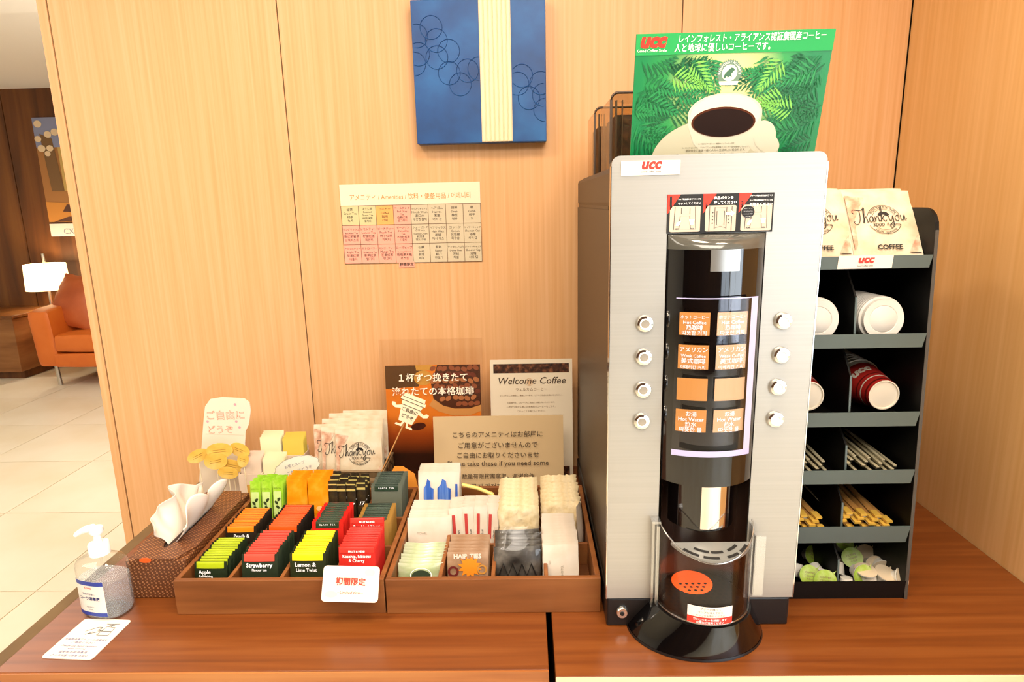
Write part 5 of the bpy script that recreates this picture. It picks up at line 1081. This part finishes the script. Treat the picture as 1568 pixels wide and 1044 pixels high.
part('tab', G().prism(ell(-.018, hq-.003, .011, .005, 16), -dq/2-.0008, -dq/2, lambda x, z, d: (x, d, z)), mat('orange tab', 'E8601E', .5), tbx)
m_tis = mat('white tissue', 'EDE2D4', .8)
g = G()
def tis(u, v):
    y = -.085+.155*u; hz_ = .078*(.62+.38*math.sin(pi*min(1, u*1.15))**.7)*(1-.12*math.sin(u*9))
    fold = .011*math.sin(u*17+v*1.5)*v+.006*math.sin(u*31+2)*v
    lean_ = -.020*math.sin(v*pi*.6)
    return (-.004+lean_+fold, y-.030*v*(1-u)+.028*v*u+.004*math.sin(v*7+u*9), hq-.004+hz_*v**.9)
g.grid(44, 14, tis)
ts = solo('tissue', g, m_tis, 'white tissue pulled up out of the brown tissue box', 'tissue', (tcx, tcy, T), smooth=80)
md = ts.modifiers.new('solid', 'SOLIDIFY'); md.thickness = .0012; md2 = ts.modifiers.new('sub', 'SUBSURF'); md2.levels = md2.render_levels = 1
g = G()
def tis2(u, v):
    y = -.08+.14*u
    return (.006+.024*math.sin(v*pi*.55)+.008*math.sin(u*14+1)*v, y-.02*v*(1-u)+.03*v*u, hq-.004+.068*v**.8*(.7+.3*math.sin(pi*u))*(1-.18*math.sin(u*11+1)))
g.grid(40, 12, tis2)
ob = part('fold', g, m_tis, ts, smooth=80); md = ob.modifiers.new('solid', 'SOLIDIFY'); md.thickness = .0012

# ------------------------------------------------------------------ hand sanitiser
sb = gz(162, 940, T)
san = thing('sanitizer_bottle', 'clear pump bottle of hand sanitiser with white and blue label', 'bottle', (sb.x, sb.y+.012, T), (0, 0, math.radians(-12)))
m_gel = bpy.data.materials.new('clear gel'); m_gel.use_nodes = True; nt = m_gel.node_tree; nt.nodes.remove(nt.nodes['Principled BSDF'])
tr = nd(m_gel, 'BsdfTransparent'); tr.inputs[0].default_value = (.93, .96, .98, 1); gl_ = nd(m_gel, 'BsdfPrincipled'); gl_.inputs['Base Color'].default_value = (*lin('E4EEF4'), 1); gl_.inputs['Roughness'].default_value = .08; mx = nd(m_gel, 'MixShader'); mx.inputs[0].default_value = .16
nt.links.new(tr.outputs[0], mx.inputs[1]); nt.links.new(gl_.outputs[0], mx.inputs[2]); nt.links.new(mx.outputs[0], nt.nodes['Material Output'].inputs[0])
m_bot = clear('bottle plastic', (.985, .99, .99), .04, .05)
HB = gy(150, 862, sb.y).z-T; RBX, RBY = .0445, .031
prof = [(0, .0), (.90, .0), (1, .008), (1, HB-.008), (.97, HB-.002), (.90, HB+.002), (.46, HB+.008), (.36, HB+.011), (.36, HB+.018)]
def sup(t): c_, s_ = math.cos(t), math.sin(t); p_ = 2.6; r = (abs(c_)**p_+abs(s_)**p_)**(-1/p_); return r*c_, r*s_
def bott(pr, nn=40):
    g = G(); k = len(pr)
    vs = []
    for i in range(nn):
        cx_, sy_ = sup(2*pi*i/nn)
        vs += [(cx_*r*RBX, sy_*r*RBY, z) for r, z in pr]
    g.add(vs, [(i*k+j, ((i+1) % nn)*k+j, ((i+1) % nn)*k+j+1, i*k+j+1) for i in range(nn) for j in range(k-1)]); return g
part('bottle', bott(prof), m_bot, san, smooth=50)
part('gel', bott([(0, .003), (.86, .003), (.95, .010), (.95, HB-.030), (0, HB-.030)]), m_gel, san, smooth=50)
part('dip_tube', G().tube([(0, 0, .006), (0, 0, HB+.01)], .0022, 8), m_bot, san)
part('collar', G().lathe([(.0165, HB+.012), (.0168, HB+.030), (.0155, HB+.033), (0, HB+.033)], 28), m_wink, san, smooth=40)
part('pump_stem', G().lathe([(.006, HB+.032), (.0055, HB+.052)], 16), m_wink, san, smooth=40)
hd = part('pump_head', G().lathe([(.0, HB+.050), (.009, HB+.050), (.0115, HB+.054), (.0105, HB+.062), (.0, HB+.0655)], 20), m_wink, san, smooth=50)
nzv = [(-.004, -.001, HB+.0605), (-.020, -.004, HB+.0575), (-.034, -.007, HB+.050), (-.038, -.008, HB+.046)]
part('nozzle', G().tube(nzv, [.0075, .006, .0042, .0032], 10), m_wink, hd, smooth=60)
def lab(x, z, e=.0006):                              # on the broad face of the bottle
    t = x/RBX; t = max(-.985, min(.985, t)); yy = -(1-abs(t)**2.6)**(1/2.6)
    return (x, yy*RBY-e, z)
LW0, LW1, LZ0, LZ1 = -.0340, .026, .010, HB-.024
lbm = part('label', G().grid(20, 1, lambda u, v: lab(LW0+(LW1-LW0)*u, LZ0+(LZ1-LZ0)*v)), m_white, san, smooth=50)
m_navy = mat('navy label band', '2B3F98', .45)
for z0_, z1_ in ((LZ0, LZ0+.007), (LZ1-.008, LZ1)): part('label_band', G().grid(20, 1, lambda u, v: lab(LW0+(LW1-LW0)*u, z0_+(z1_-z0_)*v, .0009)), m_navy, lbm, smooth=50)
lcx = (LW0+LW1)/2
part('lettering', letters([('コーワ消毒液', lcx, LZ0+.031, 0, {'width': .042, 'off': .03}), ('手指の消毒に', lcx, LZ0+.0405, 0, {'width': .026})], lambda x, z: lab(x, z, .001)), mat('navy lettering', '2A2E6A', .5), lbm)
part('maker_lettering', letters([('Kowa', lcx, LZ0+.052, 0, {'width': .015, 'shear': .15, 'off': .02})], lambda x, z: lab(x, z, .001)), mat('coral maker name', 'E07060', .5), lbm)
part('small_lettering', letters([('指定医薬部外品', lcx, LZ0+.016, 0, {'width': .016}), ('500mL', lcx, LZ0+.011, 0, {'width': .010})], lambda x, z: lab(x, z, .001)), mat('grey label ink', '6A6A7A', .5), lbm)
# instruction card under the bottle
K = [gz(x, y, T) for x, y in ((62, 1008), (140, 1011), (199, 948), (119, 948))]
org = K[0]; ux = (K[1]-K[0]); uy = (K[3]-K[0]); cwid_, chei_ = ux.length, uy.length
icd = thing('instruction_card', 'white hand sanitising instruction card flat on the counter', 'card', (org.x, org.y, T+.0002), (0, 0, math.atan2(ux.y, ux.x)))
part('card', G().prism(rrect(0, cwid_, 0, chei_, .006), .0012, 0, lambda x, y, d: (x, y, d)), m_white, icd)
CF = lambda x, y: (x*cwid_, y*chei_, .0016)
ic = G()
ribbon([(.30, .66), (.42, .74), (.50, .78), (.58, .76), (.52, .70), (.60, .70), (.54, .65), (.40, .60)], .012, CF, ic); ribbon([(.36, .58), (.46, .66)], .012, CF, ic)
for pts in ([(.60, .58), (.84, .58), (.82, .78), (.64, .80), (.60, .58)], [(.66, .83), (.78, .83)], [(.72, .80), (.72, .87), (.58, .87)], [(.72, .87), (.84, .88)], [(.62, .68), (.82, .68)]): ribbon(pts, .012, CF, ic, False)
part('hand_and_bottle_print', ic, m_bink, icd)
def CFL(x, y): return (x, y, .0016)
part('lettering', letters([('手指用消毒アルコール消毒液を', cwid_*.5, chei_*.44, 0, {'width': cwid_*.86}), ('ご使用ください', cwid_*.5, chei_*.36, 0, {'width': cwid_*.46}), ('Please use hand sanitizer', cwid_*.5, chei_*.28, 0, {'width': cwid_*.7}), ('when entering', cwid_*.5, chei_*.22, 0, {'width': cwid_*.36}), ('请使用手部消毒液', cwid_*.5, chei_*.13, 0, {'width': cwid_*.56}), ('손 소독제를 사용해 주세요', cwid_*.5, chei_*.05, 0, {'width': cwid_*.72})], CFL), mat('violet grey ink', '5A5890', .5), icd)
